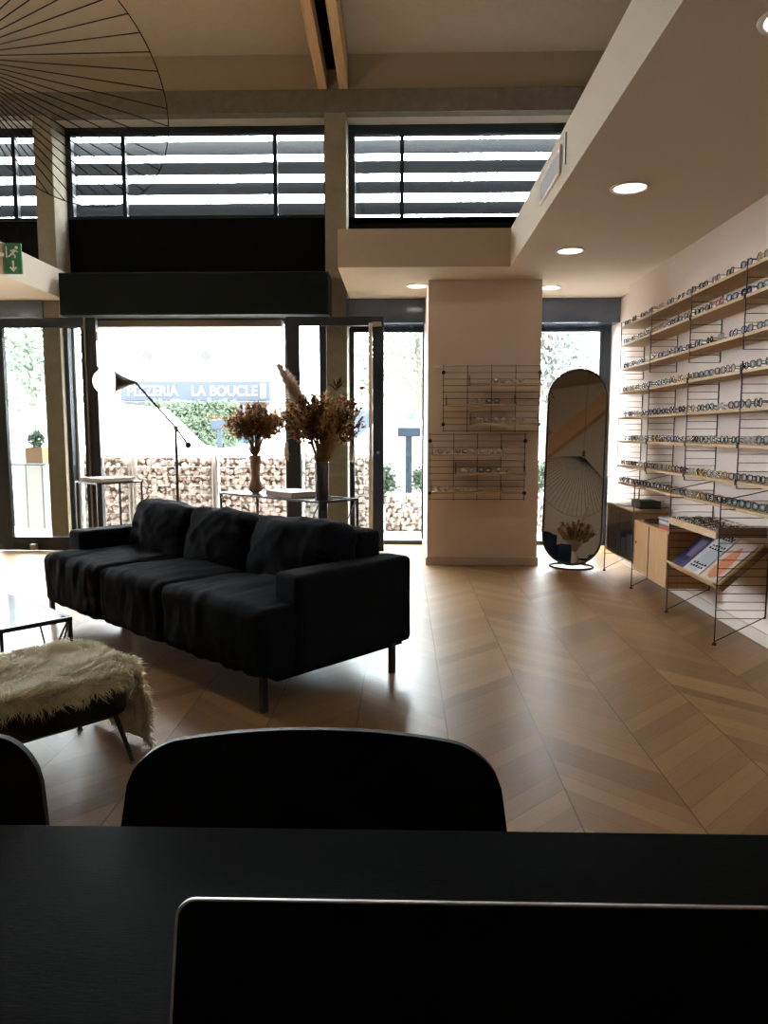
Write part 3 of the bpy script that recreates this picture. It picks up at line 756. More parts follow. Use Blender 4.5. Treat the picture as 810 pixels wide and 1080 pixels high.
# local frame: x depth, y along (left in the picture)
sp3 = [(0.012, 0.868), (0.872, 1.555), (1.560, 2.345)]
for i, (a, b) in enumerate(sp3):
    softbox(0.80, b-a, 0.325, 0.055, (0.40, (a+b)/2, 0.1525+0.1625), 36, puff=0.022, wr=wrinkle(i*9, 0.016, 1.8, 15, 4)).build('seat_cushion', sofam, sofa, world=False, smooth=True)
softbox(0.17, 1.96, 0.50, 0.03, (0.875, 1.18, 0.15+0.335), 16).build('back_panel', sofam, sofa, world=False, smooth=True)
softbox(0.785, 0.18, 0.455, 0.03, (0.195+0.3925, 0.083, 0.155+0.2275), 20, wr=wrinkle(50, 0.003, 4, 4, 4)).build('arm', sofam, sofa, world=False, smooth=True)
softbox(0.785, 0.18, 0.455, 0.03, (0.195+0.3925, 2.29, 0.155+0.2275), 20, wr=wrinkle(60, 0.003, 4, 4, 4)).build('arm', sofam, sofa, world=False, smooth=True)
for i, (a, b) in enumerate(((0.19, 0.86), (0.88, 1.52), (1.54, 2.20))):
    m = softbox(0.23, b-a, 0.40, 0.070, (0, 0, 0), 40, puff=0.040, pax=0, wr=wrinkle(i*7+20, 0.019, 3, 8, 8))
    m.v = [(x, y, z - 0.03*(abs(y)/((b-a)/2))**3*(1 if z > 0 else 0)) for x, y, z in m.v]
    m.xform(Matrix.Translation((0.66, (a+b)/2, 0.595)) @ Matrix.Rotation(R(15), 4, 'Y') @ Matrix.Rotation(R([-2, 1.5, 3][i]), 4, 'X')).build('back_cushion', sofam, sofa, world=False, smooth=True)
MB().box(0.10, 0.03, 0.135, 0.94, 2.33, 0.16).build('base_frame', blackp, sofa, world=False)
for (x, y) in ((0.045, 0.04), (0.85, 0.0), (0.045, 2.30), (0.90, 2.30)):
    MB().box(x-0.014, y-0.014+0.02, 0.0, x+0.014, y+0.014+0.02, 0.17).build('leg', blk, sofa, world=False)
MB().lathe([(0.03, 0), (0.036, 0.03), (0.03, 0.07), (0.01, 0.09), (0.01, 0.15)], 16, (0.35, 1.92, 0)).build('middle_foot', blk, sofa, world=False, smooth=True)

# ------------------------------------------------------------------ coffee table
ct = sloc(-0.0, 0, 0)
t = thing('coffee_table', 'low black metal table with reflective grey top, left of the sofa', 'coffee table', (-1.585, 3.45, 0), sofa_rot)
H_ = 0.372
def fr4(x0, x1, y0, y1, z, w=0.02, h=0.02):
    return MB().box(x0, y0, z-h, x1, y0+w, z).box(x0, y1-w, z-h, x1, y1, z).box(x0, y0+w, z-h, x0+w, y1-w, z).box(x1-w, y0+w, z-h, x1, y1-w, z)
fr4(-0.68, 0, 0, 1.15, H_).build('top_frame', blk, t, world=False)
MB().box(-0.66, 0.02, H_-0.012, -0.02, 1.13, H_-0.001).build('table_top', glasstop, t, world=False)
for x in (-0.67, -0.01):
    for y in (0.01, 1.14):
        MB().box(x-0.009, y-0.009, 0, x+0.009, y+0.009, H_-0.02).build('leg', blk, t, world=False)
mb = MB()
for (a, b) in (((-0.02, 0.01), (-0.20, 0.01)), ((-0.48, 0.01), (-0.30, 0.01))): 
    mb.tube([(a[0], a[1], H_-0.02), (b[0], b[1], 0.01)], 0.005, 6)
mb.tube([(-0.01, 0.02, H_-0.02), (-0.01, 0.22, 0.01)], 0.005, 6).tube([(-0.01, 0.42, H_-0.02), (-0.01, 0.22, 0.01)], 0.005, 6)
mb.tube([(-0.32, 0.01, H_-0.02), (-0.32, 0.01, 0)], 0.008, 6)
mb.build('truss_braces', blk, t, world=False)

# ------------------------------------------------------------------ daybed / bench with sheepskin
bo = Vector((-1.02, 2.665, 0))
t = thing('upholstered_bench', 'low black upholstered bench with splayed thin legs, lower left', 'bench', bo, sofa_rot)
softbox(1.20, 0.50, 0.15, 0.035, (-0.60, 0.25, 0.275), 20, puff=0.01).build('seat', leather, t, world=False, smooth=True)
MB().box(-1.15, 0.04, 0.188, -0.05, 0.46, 0.204).build('seat_frame', blk, t, world=False)
for (x, y, dx, dy) in ((-0.04, 0.05, 0.05, -0.035), (-0.04, 0.44, 0.05, 0.03), (-1.14, 0.05, -0.05, -0.035), (-1.14, 0.44, -0.05, 0.03)):
    lg = MB().tube([(x, y, 0.21), (x+dx, y+dy, 0.008)], [0.011, 0.008], 8).build('leg', blk, t, world=False)
    MB().lathe([(0.013, 0), (0.013, 0.008)], 12, (x+dx, y+dy, 0)).build('foot_cap', greysteel, lg, world=False)
# sheepskin: hide + wool strands
sk = thing('sheepskin_throw', 'cream long haired sheepskin draped over the black bench', 'sheepskin', (bo.x, bo.y, 0.0), sofa_rot)
rs = random.Random(5)
def skin(a, b):
    """a: 0..1 along bench from the near end over the edge; b: 0..1 across"""
    L_ = a*1.34 - 0.36                   # <0: hanging over the near end (local x > 0)
    y = -0.035 + b*0.56 + 0.02*sin(a*9+b*3)
    topz = 0.368 + 0.010*sin(a*14)*cos(b*9)
    if L_ < 0:
        ang = min(pi/2, -L_/0.05 * 0.9); dd = max(0, -L_ - 0.06)
        x = 0.0 + 0.03*sin(ang) + 0.01*sin(b*11); z = topz - 0.03*(1-cos(ang)) - dd
        y = y*0.8 + 0.08
        x += 0.02 + 0.045*min(1, -L_/0.2)
    else:
        x = -L_ ; z = topz
    # front edge drape
    if y < 0.0:
        z -= (0.0 - y)*0.8
    return Vector((x, y, z))
NA, NB = 46, 26
lim = lambda a: 0.0
vs = [tuple(skin(i/NA, j/NB)) for i in range(NA+1) for j in range(NB+1)]
top = vs; bot = [(x, y, z-0.012) for x, y, z in vs]
fs = []
for i in range(NA):
    for j in range(NB):
        a = i*(NB+1)+j; fs.append((a, a+1, a+NB+2, a+NB+1))
MB().add(top, fs).build('hide', woolm, sk, world=False, smooth=True)
wv = []; wf = []
for q in range(52000):
    a, b = rs.random(), rs.random()
    p = skin(a, b); p1 = skin(min(1, a+0.01), b); p2 = skin(a, min(1, b+0.01))
    du, dv = (p1-p), (p2-p); nr = dv.cross(du)
    if nr.length < 1e-9: continue
    nr.normalize()
    if nr.z < -0.2: nr = -nr
    clump = Vector((noise.noise(Vector((a*16, b*9, 1))), noise.noise(Vector((a*16, b*9, 5))), noise.noise(Vector((a*16, b*9, 9)))))
    dr = (nr*0.75 + clump*1.3 + Vector((rs.gauss(0, .28), rs.gauss(0, .28), rs.gauss(0, .2) - 0.15)))
    if b < 0.06: dr += Vector((0, -0.6, -0.9))
    if b > 0.94: dr += Vector((0, 0.6, -0.5))
    dr.normalize(); ln = rs.uniform(0.024, 0.050)
    side = dr.cross(Vector((rs.gauss(0, 1), rs.gauss(0, 1), rs.gauss(0, 1)))).normalized() * 0.0019
    curl = Vector((rs.gauss(0, .5), rs.gauss(0, .5), -0.5)) * ln * 0.5
    m_ = p + dr*ln*0.55; e = p + dr*ln + curl
    o = len(wv)
    wv += [tuple(p-side), tuple(p+side), tuple(m_+side*0.8), tuple(m_-side*0.8), tuple(e)]
    wf += [(o, o+1, o+2, o+3), (o+3, o+2, o+4)]
wl = MB().add(wv, wf)
me = bpy.data.meshes.new('wool'); me.from_pydata(wl.v, [], wl.f); me.materials.append(woolm)
ow = bpy.data.objects.new('wool', me); COL.objects.link(ow); ow.parent = sk; ow['kind'] = 'stuff'

# ------------------------------------------------------------------ console table, side table
def wire_table(name, lab, corner, L_, D_, z, w, cat):
    t = thing(name, lab, cat, corner, sofa_rot)
    fr4(0, D_, 0, L_, z, w, w).build('top_frame', blk, t, world=False)
    MB().box(w, w, z-0.008, D_-w, L_-w, z-0.001).build('table_top', glasstop, t, world=False)
    for x in (w/2, D_-w/2):
        for y in (w/2, L_-w/2):
            MB().box(x-w/2, y-w/2, 0, x+w/2, y+w/2, z-w).build('leg', blk, t, world=False)
    return t
t = wire_table('console_table', 'slim black metal console table behind the sofa, carrying two vases', (-0.643, 5.736, 0), 1.37, 0.43, 0.72, 0.018, 'console table')
MB().tube([(0.01, 0.02, 0.70), (0.01, 0.45, 0.02)], 0.004, 6).tube([(0.42, 0.02, 0.70), (0.42, 0.45, 0.02)], 0.004, 6).tube([(0.01, 1.34, 0.70), (0.01, 0.92, 0.02)], 0.004, 6).build('diagonal_brace', blk, t, world=False)
wire_table('side_table', 'small square black metal side table behind the left sofa arm', (-2.775, 6.648, 0), 0.45, 0.45, 0.80, 0.016, 'side table')
def cw(cx, cy, cz, w, d, h, lab, m, name='book', rz=0.0, group=None):
    g = thing(name, lab, 'book' if name == 'book' else 'box', (cx, cy, cz), sofa_rot + rz, 0 or group)
    MB().box(-d/2+0.004, -w/2+0.004, 0.004, d/2-0.003, w/2-0.004, h-0.004).build('pages', paper, g, world=False)
    MB().box(-d/2, -w/2, 0, d/2, w/2, 0.004).box(-d/2, -w/2, h-0.004, d/2, w/2, h).box(-d/2, -w/2, 0.004, -d/2+0.004, w/2, h-0.004).build('cover', m, g, world=False)
    return g
p = Vector((-2.775, 6.648, 0)) + Vector((0.67*0.20 - 0.743*0.20, 0.743*0.20 + 0.67*0.20, 0))
cw(p.x, p.y, 0.801, 0.36, 0.34, 0.035, 'large taupe book lying on the small side table', bookm, rz=0.1)
def cpos(s_, tt): return (-0.643 + 0.67*s_ - 0.743*tt, 5.736 + 0.743*s_ + 0.67*tt)
x, y = cpos(0.2, 0.56)
cw(x, y, 0.721, 0.40, 0.30, 0.045, 'thick taupe book lying between the two vases on the console table', mat('brown_book_cloth', (0.26, 0.17, 0.115), 0.6), rz=-0.1)

# floor lamp
lx, ly = -1.945, 6.35
t = thing('floor_lamp', 'black floor lamp with a slanted arm and round white shade', 'floor lamp', (lx, ly, 0))
MB().lathe([(0.13, 0), (0.135, 0.008), (0.13, 0.016), (0.012, 0.018)], 32, (lx, ly, 0)).build('base', blk, t, smooth=False)
jt = Vector((lx, ly, 1.298))
MB().tube([(lx, ly, 0.016), jt], 0.012, 10).build('pole', blk, t)
ux = Vector((1, 0, 0))
cwp = jt + Vector((0.105, 0, -0.148)); shp = jt + Vector((-0.335, 0.0, 0.385))
MB().tube([cwp, jt, shp], 0.010, 8).build('arm', blk, t)
MB().lathe([(0.0, -0.028)] + [(0.028*cos(a), 0.028*sin(a)) for a in [(-pi/2 + pi*k/10) for k in range(1, 10)]] + [(0.001, 0.028)], 16, tuple(cwp)).build('counterweight', blk, t, smooth=True)
MB().lathe([(0.018, -0.02), (0.022, -0.012), (0.022, 0.012), (0.014, 0.02)], 14, tuple(jt)).build('joint', greysteel, t, smooth=True)
# shade: a small cone, white inside, opening towards the lower left
axd = Vector((-0.86, -0.50, 0.0)).normalized()
SM = Matrix.Translation(shp) @ axd.to_track_quat('Z', 'Y').to_matrix().to_4x4()
def open_lathe(prof, n=32):
    vs = []; fs = []
    for r, z in prof:
        for k in range(n): vs.append((r*cos(2*pi*k/n), r*sin(2*pi*k/n), z))
    for i in range(len(prof)-1):
        for k in range(n): fs.append((i*n+k, i*n+(k+1) % n, (i+1)*n+(k+1) % n, (i+1)*n+k))
    return MB().add(vs, fs)
open_lathe([(0.004, -0.01), (0.012, 0.0), (0.03, 0.05), (0.058, 0.11), (0.095, 0.175), (0.095, 0.178), (0.091, 0.176)]).xform(SM).build('shade', blk, t, smooth=True)
MB().lathe([(0.108*sin(pi*k/16) + 0.0005, 0.235 - 0.108*cos(pi*k/16)) for k in range(17)], 32).xform(SM).build('diffuser', mat('lamp_globe_lit', (0.9, 0.9, 0.88), 0.5, emit=(1.0, 0.97, 0.92), est=2.2), t, smooth=True)

# ------------------------------------------------------------------ vases and dried bouquets
V1 = cpos(0.15, 1.02); V2 = cpos(0.17, 0.16)
v1 = thing('vase', 'tall brown ceramic vase with a round foot bulge, left on the console table', 'vase', (V1[0], V1[1], 0.721))
MB().lathe([(0.030, 0), (0.058, 0.02), (0.068, 0.05), (0.060, 0.085), (0.042, 0.115), (0.040, 0.16), (0.044, 0.24), (0.050, 0.32), (0.053, 0.335), (0.045, 0.335), (0.036, 0.24), (0.03, 0.12)], 32, (V1[0], V1[1], 0.721)).build('vase_body', vasem, v1, smooth=True)
v2 = thing('vase', 'straight smoked glass vase, right on the console table', 'vase', (V2[0], V2[1], 0.721))
MB().lathe([(0.050, 0), (0.058, 0.006), (0.056, 0.15), (0.060, 0.29), (0.062, 0.30), (0.054, 0.30), (0.05, 0.15), (0.048, 0.02)], 32, (V2[0], V2[1], 0.721)).build('vase_body', vaseg, v2, smooth=True)
dk = mat('dried_leaf_dark', (0.13, 0.062, 0.030), 0.9, var=0.5, varscale=20)
md = mat('dried_leaf_brown', (0.34, 0.21, 0.10), 0.9, var=0.5, varscale=20)
tn = mat('dried_grass_tan', (0.62, 0.46, 0.28), 0.9, var=0.3, varscale=20)
pamp = mat('pampas_plume', (0.66, 0.56, 0.46), 0.9, var=0.15, varscale=30)
def leafmat(m, k=0.5):
    nt = m.node_tree; N = nt.nodes; L = nt.links; b = N['Principled BSDF']; out = N['Material Output']
    tr = N.new('ShaderNodeBsdfTranslucent'); mx = N.new('ShaderNodeMixShader'); mx.inputs[0].default_value = k
    if b.inputs['Base Color'].is_linked: L.new(b.inputs['Base Color'].links[0].from_socket, tr.inputs[0])
    else: tr.inputs[0].default_value = b.inputs['Base Color'].default_value
    b.inputs['Specular IOR Level'].default_value = 0.05
    L.new(b.outputs[0], mx.inputs[1]); L.new(tr.outputs[0], mx.inputs[2]); L.new(mx.outputs[0], out.inputs[0])
for m_ in (dk, md, tn, pamp): leafmat(m_)
leafmat(woolm, 0.35)
def leafq(mb, p, d, ln, w, rs, curl=0.3):
    d = d.normalized(); s_ = d.cross(Vector((rs.gauss(0,1), rs.gauss(0,1), rs.gauss(0,1)))).normalized(); n_ = s_.cross(d)
    a = p; b1 = p + d*ln*0.45 + s_*w; b2 = p + d*ln*0.45 - s_*w; c = p + d*ln + n_*ln*curl; mid = p + d*ln*0.5 + n_*ln*curl*0.4
    mb.add([a, b1, c, b2, mid], [(0, 1, 4), (1, 2, 4), (2, 3, 4), (3, 0, 4)])
def bouquet(lab, base, wid, hgt, seed, n_leaf, extras):
    rs = random.Random(seed)
    t = thing('dried_bouquet', lab, 'dried flowers', base, 0)
    st = MB(); a1 = MB(); a2 = MB(); a3 = MB()
    B = Vector(base)
    for k in range(n_leaf):
        an = rs.uniform(0, 2*pi); sp = math.sqrt(rs.random())
        dx = cos(an)*sp*wid; dy = sin(an)*sp*wid*0.75
        hh = hgt*(rs.uniform(0.80, 1.10) - 0.24*sp*sp)
        tip = B + Vector((dx, dy, hh)); m_ = B + Vector((dx*0.46, dy*0.46, hh*0.52))
        st.tube([B + Vector((dx*0.04, dy*0.04, 0)), m_, tip], [0.0022, 0.0018, 0.001], 4, cap=False)
        kind = rs.random(); tgt = a1 if kind < 0.45 else (a2 if kind < 0.8 else a3)
        d = (tip - m_).normalized()
        if tgt is a3:
            for q in range(40):
                u_ = rs.uniform(0.55, 1.0); p_ = m_.lerp(tip, u_)
                leafq(a3, p_, d + Vector((rs.gauss(0,.25), rs.gauss(0,.25), rs.gauss(0,.25))), rs.uniform(0.03, 0.06), 0.0035, rs)
        else:
            for q in range(38):
                u_ = rs.uniform(0.05, 1.05); p_ = m_.lerp(tip, u_)
                leafq(tgt, p_ + Vector((rs.gauss(0,.008), rs.gauss(0,.008), 0)), d*0.7 + Vector((rs.gauss(0,.7), rs.gauss(0,.7), rs.gauss(0,.6))), rs.uniform(0.022, 0.05), rs.uniform(0.007, 0.015), rs)
    st.build('stems', md, t); a1.build('dark_leaves', dk, t); a2.build('brown_leaves', md, t); a3.build('grass_plumes', tn, t)
    for (tipo, kind) in extras:
        tip = B + Vector(tipo); m_ = B + Vector((tipo[0]*0.35, tipo[1]*0.35, tipo[2]*0.5)); mb = MB()
        mb.tube([B, m_, tip], 0.002, 5)
        d = (tip - m_).normalized()
        if kind == 'pampas':
            for q in range(1500):
                u_ = rs.random(); p_ = m_.lerp(tip, 0.25 + 0.75*u_); w_ = 0.035
                leafq(mb, p_, d*0.8 + Vector((rs.gauss(0,.36), rs.gauss(0,.3), rs.gauss(-0.12,.25))), rs.uniform(0.05, 0.12)*(1.15-u_*0.7), 0.0028, rs, 0.2)
            mb.build('pampas_plume', pamp, t)
        elif kind == 'spike':
            for q in range(40):
                leafq(mb, tip - d*rs.uniform(0, .06), d + Vector((rs.gauss(0,.5), rs.gauss(0,.5), rs.gauss(0,.5))), rs.uniform(0.04, 0.11), 0.004, rs)
            mb.build('thistle_head', dk, t)
        elif kind == 'droop':
            e = tip + Vector((0, 0, -0.12)); e2 = Vector((tip.x*0.4 + B.x*0.6, tip.y*0.4+B.y*0.6, tip.z+0.06))
            mb = MB().tube([B, e2, tip, e], 0.002, 5)
            for q in range(150):
                leafq(mb, tip.lerp(e, rs.random()), Vector((rs.gauss(0,.2), rs.gauss(0,.2), -1)), rs.uniform(0.03, 0.07), 0.004, rs)
            mb.build('drooping_plume', pamp, t)
        elif kind == 'wisp':
            mid = B + Vector((tipo[0]*0.5, tipo[1]*0.5, tipo[2]*1.0))
            mb = MB().tube([B, mid, tip], [0.002, 0.0022, 0.003], 5)
            for q in range(60): leafq(mb, mid.lerp(tip, rs.random()), (tip-mid) + Vector((rs.gauss(0,.2), 0, rs.gauss(0,.2))), 0.03, 0.003, rs)
            mb.build('grass_wisp', tn, t)
        else:
            mb.lathe([(0.001, -0.018), (0.018, -0.006), (0.02, 0.006), (0.001, 0.016)], 10, tuple(tip)); mb.build('seed_head', dk, t)
    return t
bouquet('smaller dried flower bouquet with brown leaves in the brown vase', (V1[0], V1[1], 1.045), 0.28, 0.43, 3, 120, [((-0.42, 0, 0.34), 'wisp'), ((0.10, 0.0, 0.46), 'wisp')])
bouquet('larger dried flower bouquet with a pampas plume in the smoked glass vase', (V2[0], V2[1], 0.98), 0.33, 0.55, 8, 170,
        [((-0.33, 0.0, 0.80), 'pampas'), ((-0.27, 0.05, 0.72), 'pampas'), ((0.13, 0, 0.66), 'spike'), ((0.33, 0, 0.63), 'seed'), ((-0.28, -0.05, 0.22), 'droop'), ((0.24, 0, 0.20), 'droop')])

pd = thing('display_plinth', 'plain pale plinth in the rear of the shop, seen only in the floor mirror', 'plinth', (-2.40, -1.1, 0))
MB().box(-2.62, -1.32, 0.05, -2.18, -0.88, 0.80).build('body', white, pd, bevel=0.004)
MB().box(-2.60, -1.30, 0, -2.20, -0.90, 0.05).build('plinth_base', blackp, pd)
v3 = thing('vase', 'pale vase on the rear plinth, seen only in the floor mirror', 'vase', (-2.40, -1.1, 0.80))
MB().lathe([(0.05, 0), (0.09, 0.05), (0.10, 0.14), (0.06, 0.24), (0.055, 0.28), (0.045, 0.28), (0.05, 0.22)], 28, (-2.40, -1.1, 0.80)).build('vase_body', bookm, v3, smooth=True)
bouquet('dried flower bouquet on the rear plinth, seen only in the floor mirror', (-2.40, -1.1, 1.081), 0.42, 0.62, 12, 150, [((0.30, 0.1, 0.95), 'pampas'), ((-0.3, 0, 0.6), 'spike')])

# ------------------------------------------------------------------ dining table, chairs, laptop
t = thing('dining_table', 'black oak table filling the bottom of the view', 'table', (0, 0.45, 0))
MB().box(-1.30, 0.0, 0.712, 1.10, 0.909, 0.74).build('table_top', tablem, t, bevel=0.002)
MB().box(-1.15, 0.12, 0.64, 0.95, 0.15, 0.712).box(-1.15, 0.76, 0.64, 0.95, 0.79, 0.712).box(-1.15, 0.15, 0.64, -1.12, 0.76, 0.712).box(0.92, 0.15, 0.64, 0.95, 0.76, 0.712).build('apron', blk, t)
for x in (-1.2, 1.0):
    for y in (0.08, 0.83):
        MB().box(x-0.025, y-0.025, 0, x+0.025, y+0.025, 0.712).build('leg', blk, t)
def chair(lab, cx, cy, rz=0.0):
    t = thing('shell_chair', lab, 'chair', (cx, cy, 0), rz, 'black shell chairs at the table')
    # shell back: curved sheet, thick, local: seat faces -y (towards the table)
    nu, nv = 48, 14; th = 0.011
    def P(u, v):    # u -1..1 across, v 0..1 up
        u = sin(u*pi/2)*0.6 + u*0.4
        hwt = 0.262; r_ = 0.062
        d_ = hwt*(1-abs(u))
        drop = 0.0 if d_ >= r_ else r_ - math.sqrt(max(0, r_*r_ - (r_-d_)**2))
        top = 0.800 - 0.008*u*u - drop*0.85
        z = 0.43 + v*(top-0.43)
        hw = 0.290 - 0.060*max(0, (z-0.55)/0.25)**1.6 * 0.45 - 0.03*max(0, (0.55-z)/0.12)
        x = u*hw
        y = 0.19 - 0.055*(abs(u)**2.2) + 0.045*(z-0.43)/0.37
        return Vector((x, y, z))
    vs = []; fs = []
    for s_ in (0, 1):
        for j in range(nv+1):
            for i in range(nu+1):
                p = P(-1+2*i/nu, j/nv); vs.append((p.x, p.y - s_*th, p.z))
    W_ = nu+1; F0 = (nv+1)*W_
    for j in range(nv):
        for i in range(nu):
            a = j*W_+i; fs.append((a, a+1, a+W_+1, a+W_)); fs.append((F0+a, F0+a+W_, F0+a+W_+1, F0+a+1))
    for i in range(nu):
        fs.append((i, F0+i, F0+i+1, i+1)); a = nv*W_+i; fs.append((a, a+1, F0+a+1, F0+a))
    for j in range(nv):
        a = j*W_; fs.append((a, a+W_, F0+a+W_, F0+a)); a = j*W_+nu; fs.append((a, F0+a, F0+a+W_, a+W_))
    smooth_by_angle(MB().add(vs, fs).build('backrest', chairm, t, world=False), 60)
    softbox(0.46, 0.42, 0.03, 0.014, (0, -0.01, 0.442), 14).build('seat', chairm, t, world=False, smooth=True)
    for sx_ in (-1, 1):
        for sy_ in (-1, 1):
            MB().tube([(sx_*0.15, sy_*0.13, 0.43), (sx_*0.22, sy_*0.20, 0)], [0.012, 0.009], 8).build('leg', blk, t, world=False)
    return t
chair('black shell chair back directly behind the laptop, across the table', -0.128, 0.86)
chair('black shell chair back cut off by the left edge of the view', -0.80, 0.86)
# laptop
t = thing('laptop', 'open laptop with a dark screen at the bottom right', 'laptop', (0.052, 0.25, 0.74))
LW = 0.187; lcx = 0.052
m = softbox(2*LW, 0.248, 0.016, 0.007, (lcx, 0.215, 0.7495), 10); m.build('keyboard_base', alu, t, smooth=True)
mb = MB()
for r in range(5):
    for c in range(14): mb.box(lcx-0.14+c*0.020, 0.21+r*0.020, 0.7575, lcx-0.14+c*0.020+0.017, 0.227+r*0.020, 0.7588)
mb.build('keys', blackp, t)
def rr(w, h, r, n=8):
    p = []
    for cx_, cz, a0 in ((w-r, h-r, 0), (-w+r, h-r, pi/2), (-w+0.004, 0.004, pi), (w-0.004, 0.004, 1.5*pi)):
        q = r if cz > 0.1 else 0.004
        p += [(cx_ + q*cos(a0 + k*pi/2/n), cz + q*sin(a0 + k*pi/2/n)) for k in range(n+1)]
    return p
LM = Matrix.Translation((lcx, 0.348, 0.7575)) @ Matrix.Rotation(R(-17), 4, 'X')
LH = 0.2245
MB().prism(rr(LW, LH, 0.011), 0.0, 0.005, 'Y').xform(LM).build('lid', alu, t, bevel=0.001)
MB().prism([(x*0.988, 0.003 + z*0.982) for x, z in rr(LW, LH, 0.0105)], -0.0012, 0.0, 'Y').xform(LM).build('screen', screenm, t)
MB().tube([(lcx-0.13, 0.347, 0.757), (lcx+0.13, 0.347, 0.757)], 0.005, 10).build('hinge', blk, t)

# ------------------------------------------------------------------ outside
ground = mat('pavement_pale', (0.84, 0.80, 0.75), 0.9, var=0.08, varscale=3, spec=0.03)
struct('street_ground', MB().box(-30, 8.42, -0.30, 30, 60, -0.06), ground)
struct('terrace', MB().box(-12, 8.24, -0.12, 8, 11.5, -0.02), ground)
stone = mat('gabion_stone', (0.43, 0.365, 0.325), 0.9, var=0.38, varscale=5, bump=0.4, scale=30, spec=0.03)
def gabion(lab, x0, x1, z1, seed, y0=9.45, y1=9.85):
    t = thing('stone_gabion', lab, 'gabion', ((x0+x1)/2, (y0+y1)/2, -0.02), 0, 'stone filled gabion walls')
    rs = random.Random(seed); mb = MB()
    import bmesh
    b = bmesh.new(); bmesh.ops.create_icosphere(b, subdivisions=1, radius=1); IV = [v.co.copy() for v in b.verts]; IF = [tuple(v.index for v in f.verts) for f in b.faces]; b.free()
    z = 0.03; row = 0
    while z < z1 - 0.02:
        x = x0 + 0.045 + rs.uniform(0, 0.03)
        while x < x1 - 0.045:
            for yq in (y0 + 0.05,) + ((y0+0.2,) if z > z1 - 0.12 else ()):
                r = rs.choice((rs.uniform(0.026, 0.040), rs.uniform(0.038, 0.058)))
                M = Matrix.Translation((x + rs.uniform(-.02, .02), yq + rs.uniform(-.015, .03), z + rs.uniform(-.024, .024))) @ Matrix.Rotation(rs.uniform(0, 6), 4, Vector((rs.random(), rs.random()+.3, rs.random())).normalized())
                sc = (r*rs.uniform(.75, 1.35), r*rs.uniform(.7, 1.0), r*rs.uniform(.65, 1.1))
                mb.add([M @ Vector((v.x*sc[0]*rs.uniform(.75, 1.15), v.y*sc[1], v.z*sc[2]*rs.uniform(.75, 1.15))) for v in IV], IF)
            x += rs.uniform(0.05, 0.085)
        z += 0.058
    # core behind the face stones
    s_ = mb.build('stone_fill', stone, t); s_['kind'] = 'stuff'
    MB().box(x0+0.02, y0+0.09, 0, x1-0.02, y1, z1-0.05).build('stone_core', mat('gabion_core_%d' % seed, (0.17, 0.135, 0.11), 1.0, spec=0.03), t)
    w = MB(); 
    k = 0.0
    while x0 + k <= x1 + 1e-3: w.tube([(x0+k, y0-0.012, -0.02), (x0+k, y0-0.012, z1)], 0.0022, 4); k += (x1-x0)/max(1, round((x1-x0)/0.15))
    k = -0.02
    while k <= z1: w.tube([(x0, y0-0.012, k), (x1, y0-0.012, k)], 0.0022, 4); k += 0.12
    w.build('wire_mesh', greysteel, t)
    MB().box(x0-0.012, y0-0.02, -0.02, x0+0.006, y0+0.02, z1+0.01).box(x1-0.006, y0-0.02, -0.02, x1+0.004, y0+0.02, z1+0.01).build('corner_post', greysteel, t)
gabion('tall stone gabion outside, left of the floor lamp pole, partly behind the side table', -4.45, -3.52, 0.985, 1)
gabion('tall stone gabion outside, behind the floor lamp', -3.46, -2.44, 0.985, 2)
gabion('tall stone gabion outside, behind the smaller bouquet', -2.38, -1.34, 0.985, 3)
gabion('tall stone gabion outside, behind the larger bouquet', -1.28, -0.32, 0.985, 4)
gabion('low stone gabion outside, left of the white pier', -0.24, 0.68, 0.50, 5, 9.5, 9.9)
gabion('low stone gabion outside, behind the mirror', 0.76, 2.9, 0.50, 6, 9.5, 9.9)

def leafcloud(mb, c, rad, n, ls, rs):
    for k in range(n):
        d = Vector((rs.gauss(0, 1), rs.gauss(0, 1), rs.gauss(0, 1))).normalized() * (rs.random()**0.4)
        p = Vector(c) + Vector((d.x*rad[0], d.y*rad[1], d.z*rad[2]))
        leafq(mb, p, Vector((rs.gauss(0,1), rs.gauss(0,1), rs.gauss(0,1))), ls*rs.uniform(.6, 1.3), ls*0.3, rs)
lf1 = mat('foliage_green', (0.060, 0.082, 0.056), 0.9, var=0.35, varscale=2, spec=0.03)
lf2 = mat('foliage_pale', (0.105, 0.13, 0.095), 0.9, var=0.3, varscale=1, spec=0.03)
lf3 = mat('foliage_grey', (0.095, 0.108, 0.10), 0.9, var=0.3, varscale=1, spec=0.03)
bark = mat('bark_grey', (0.07, 0.06, 0.05), 0.9, spec=0.03)
def tree(lab, x, y, h, r, n, m, seed, name='tree', cat='tree', trunk=True, z0=-0.06):
    rs = random.Random(seed); t = thing(name, lab, cat, (x, y, z0), 0, 'trees beyond the street' if name == 'tree' else None)
    mb = MB()
    for k in range(7):
        a = rs.uniform(0, 2*pi); q = rs.uniform(0, r*0.6)
        leafcloud(mb, (x+q*cos(a), y+q*sin(a)*0.6, z0 + h*rs.uniform(0.45, 0.85)), (r*0.55, r*0.5, h*0.2), n//7, 0.12 if name == 'tree' else 0.07, rs)
    mb.build('foliage', m, t)
    tr = MB().tube([(x, y, z0), (x+0.03*h, y, z0+h*0.5), (x, y, z0+h*0.8)], [0.03*h**.8, 0.02*h**.8, 0.01*h**.8], 7)
    for k in range(5):
        a = rs.uniform(0, 2*pi); tr.tube([(x, y, z0+h*(0.35+0.08*k)), (x+cos(a)*r*.6, y+sin(a)*r*.4, z0+h*(0.6+.06*k))], [0.012*h**.8, 0.004*h**.8], 5)
    tr.build('trunk', bark, t)
tree('pale leafy tree outside, seen left of the white pier', 0.25, 17.0, 5.2, 1.5, 2600, lf2, 1)
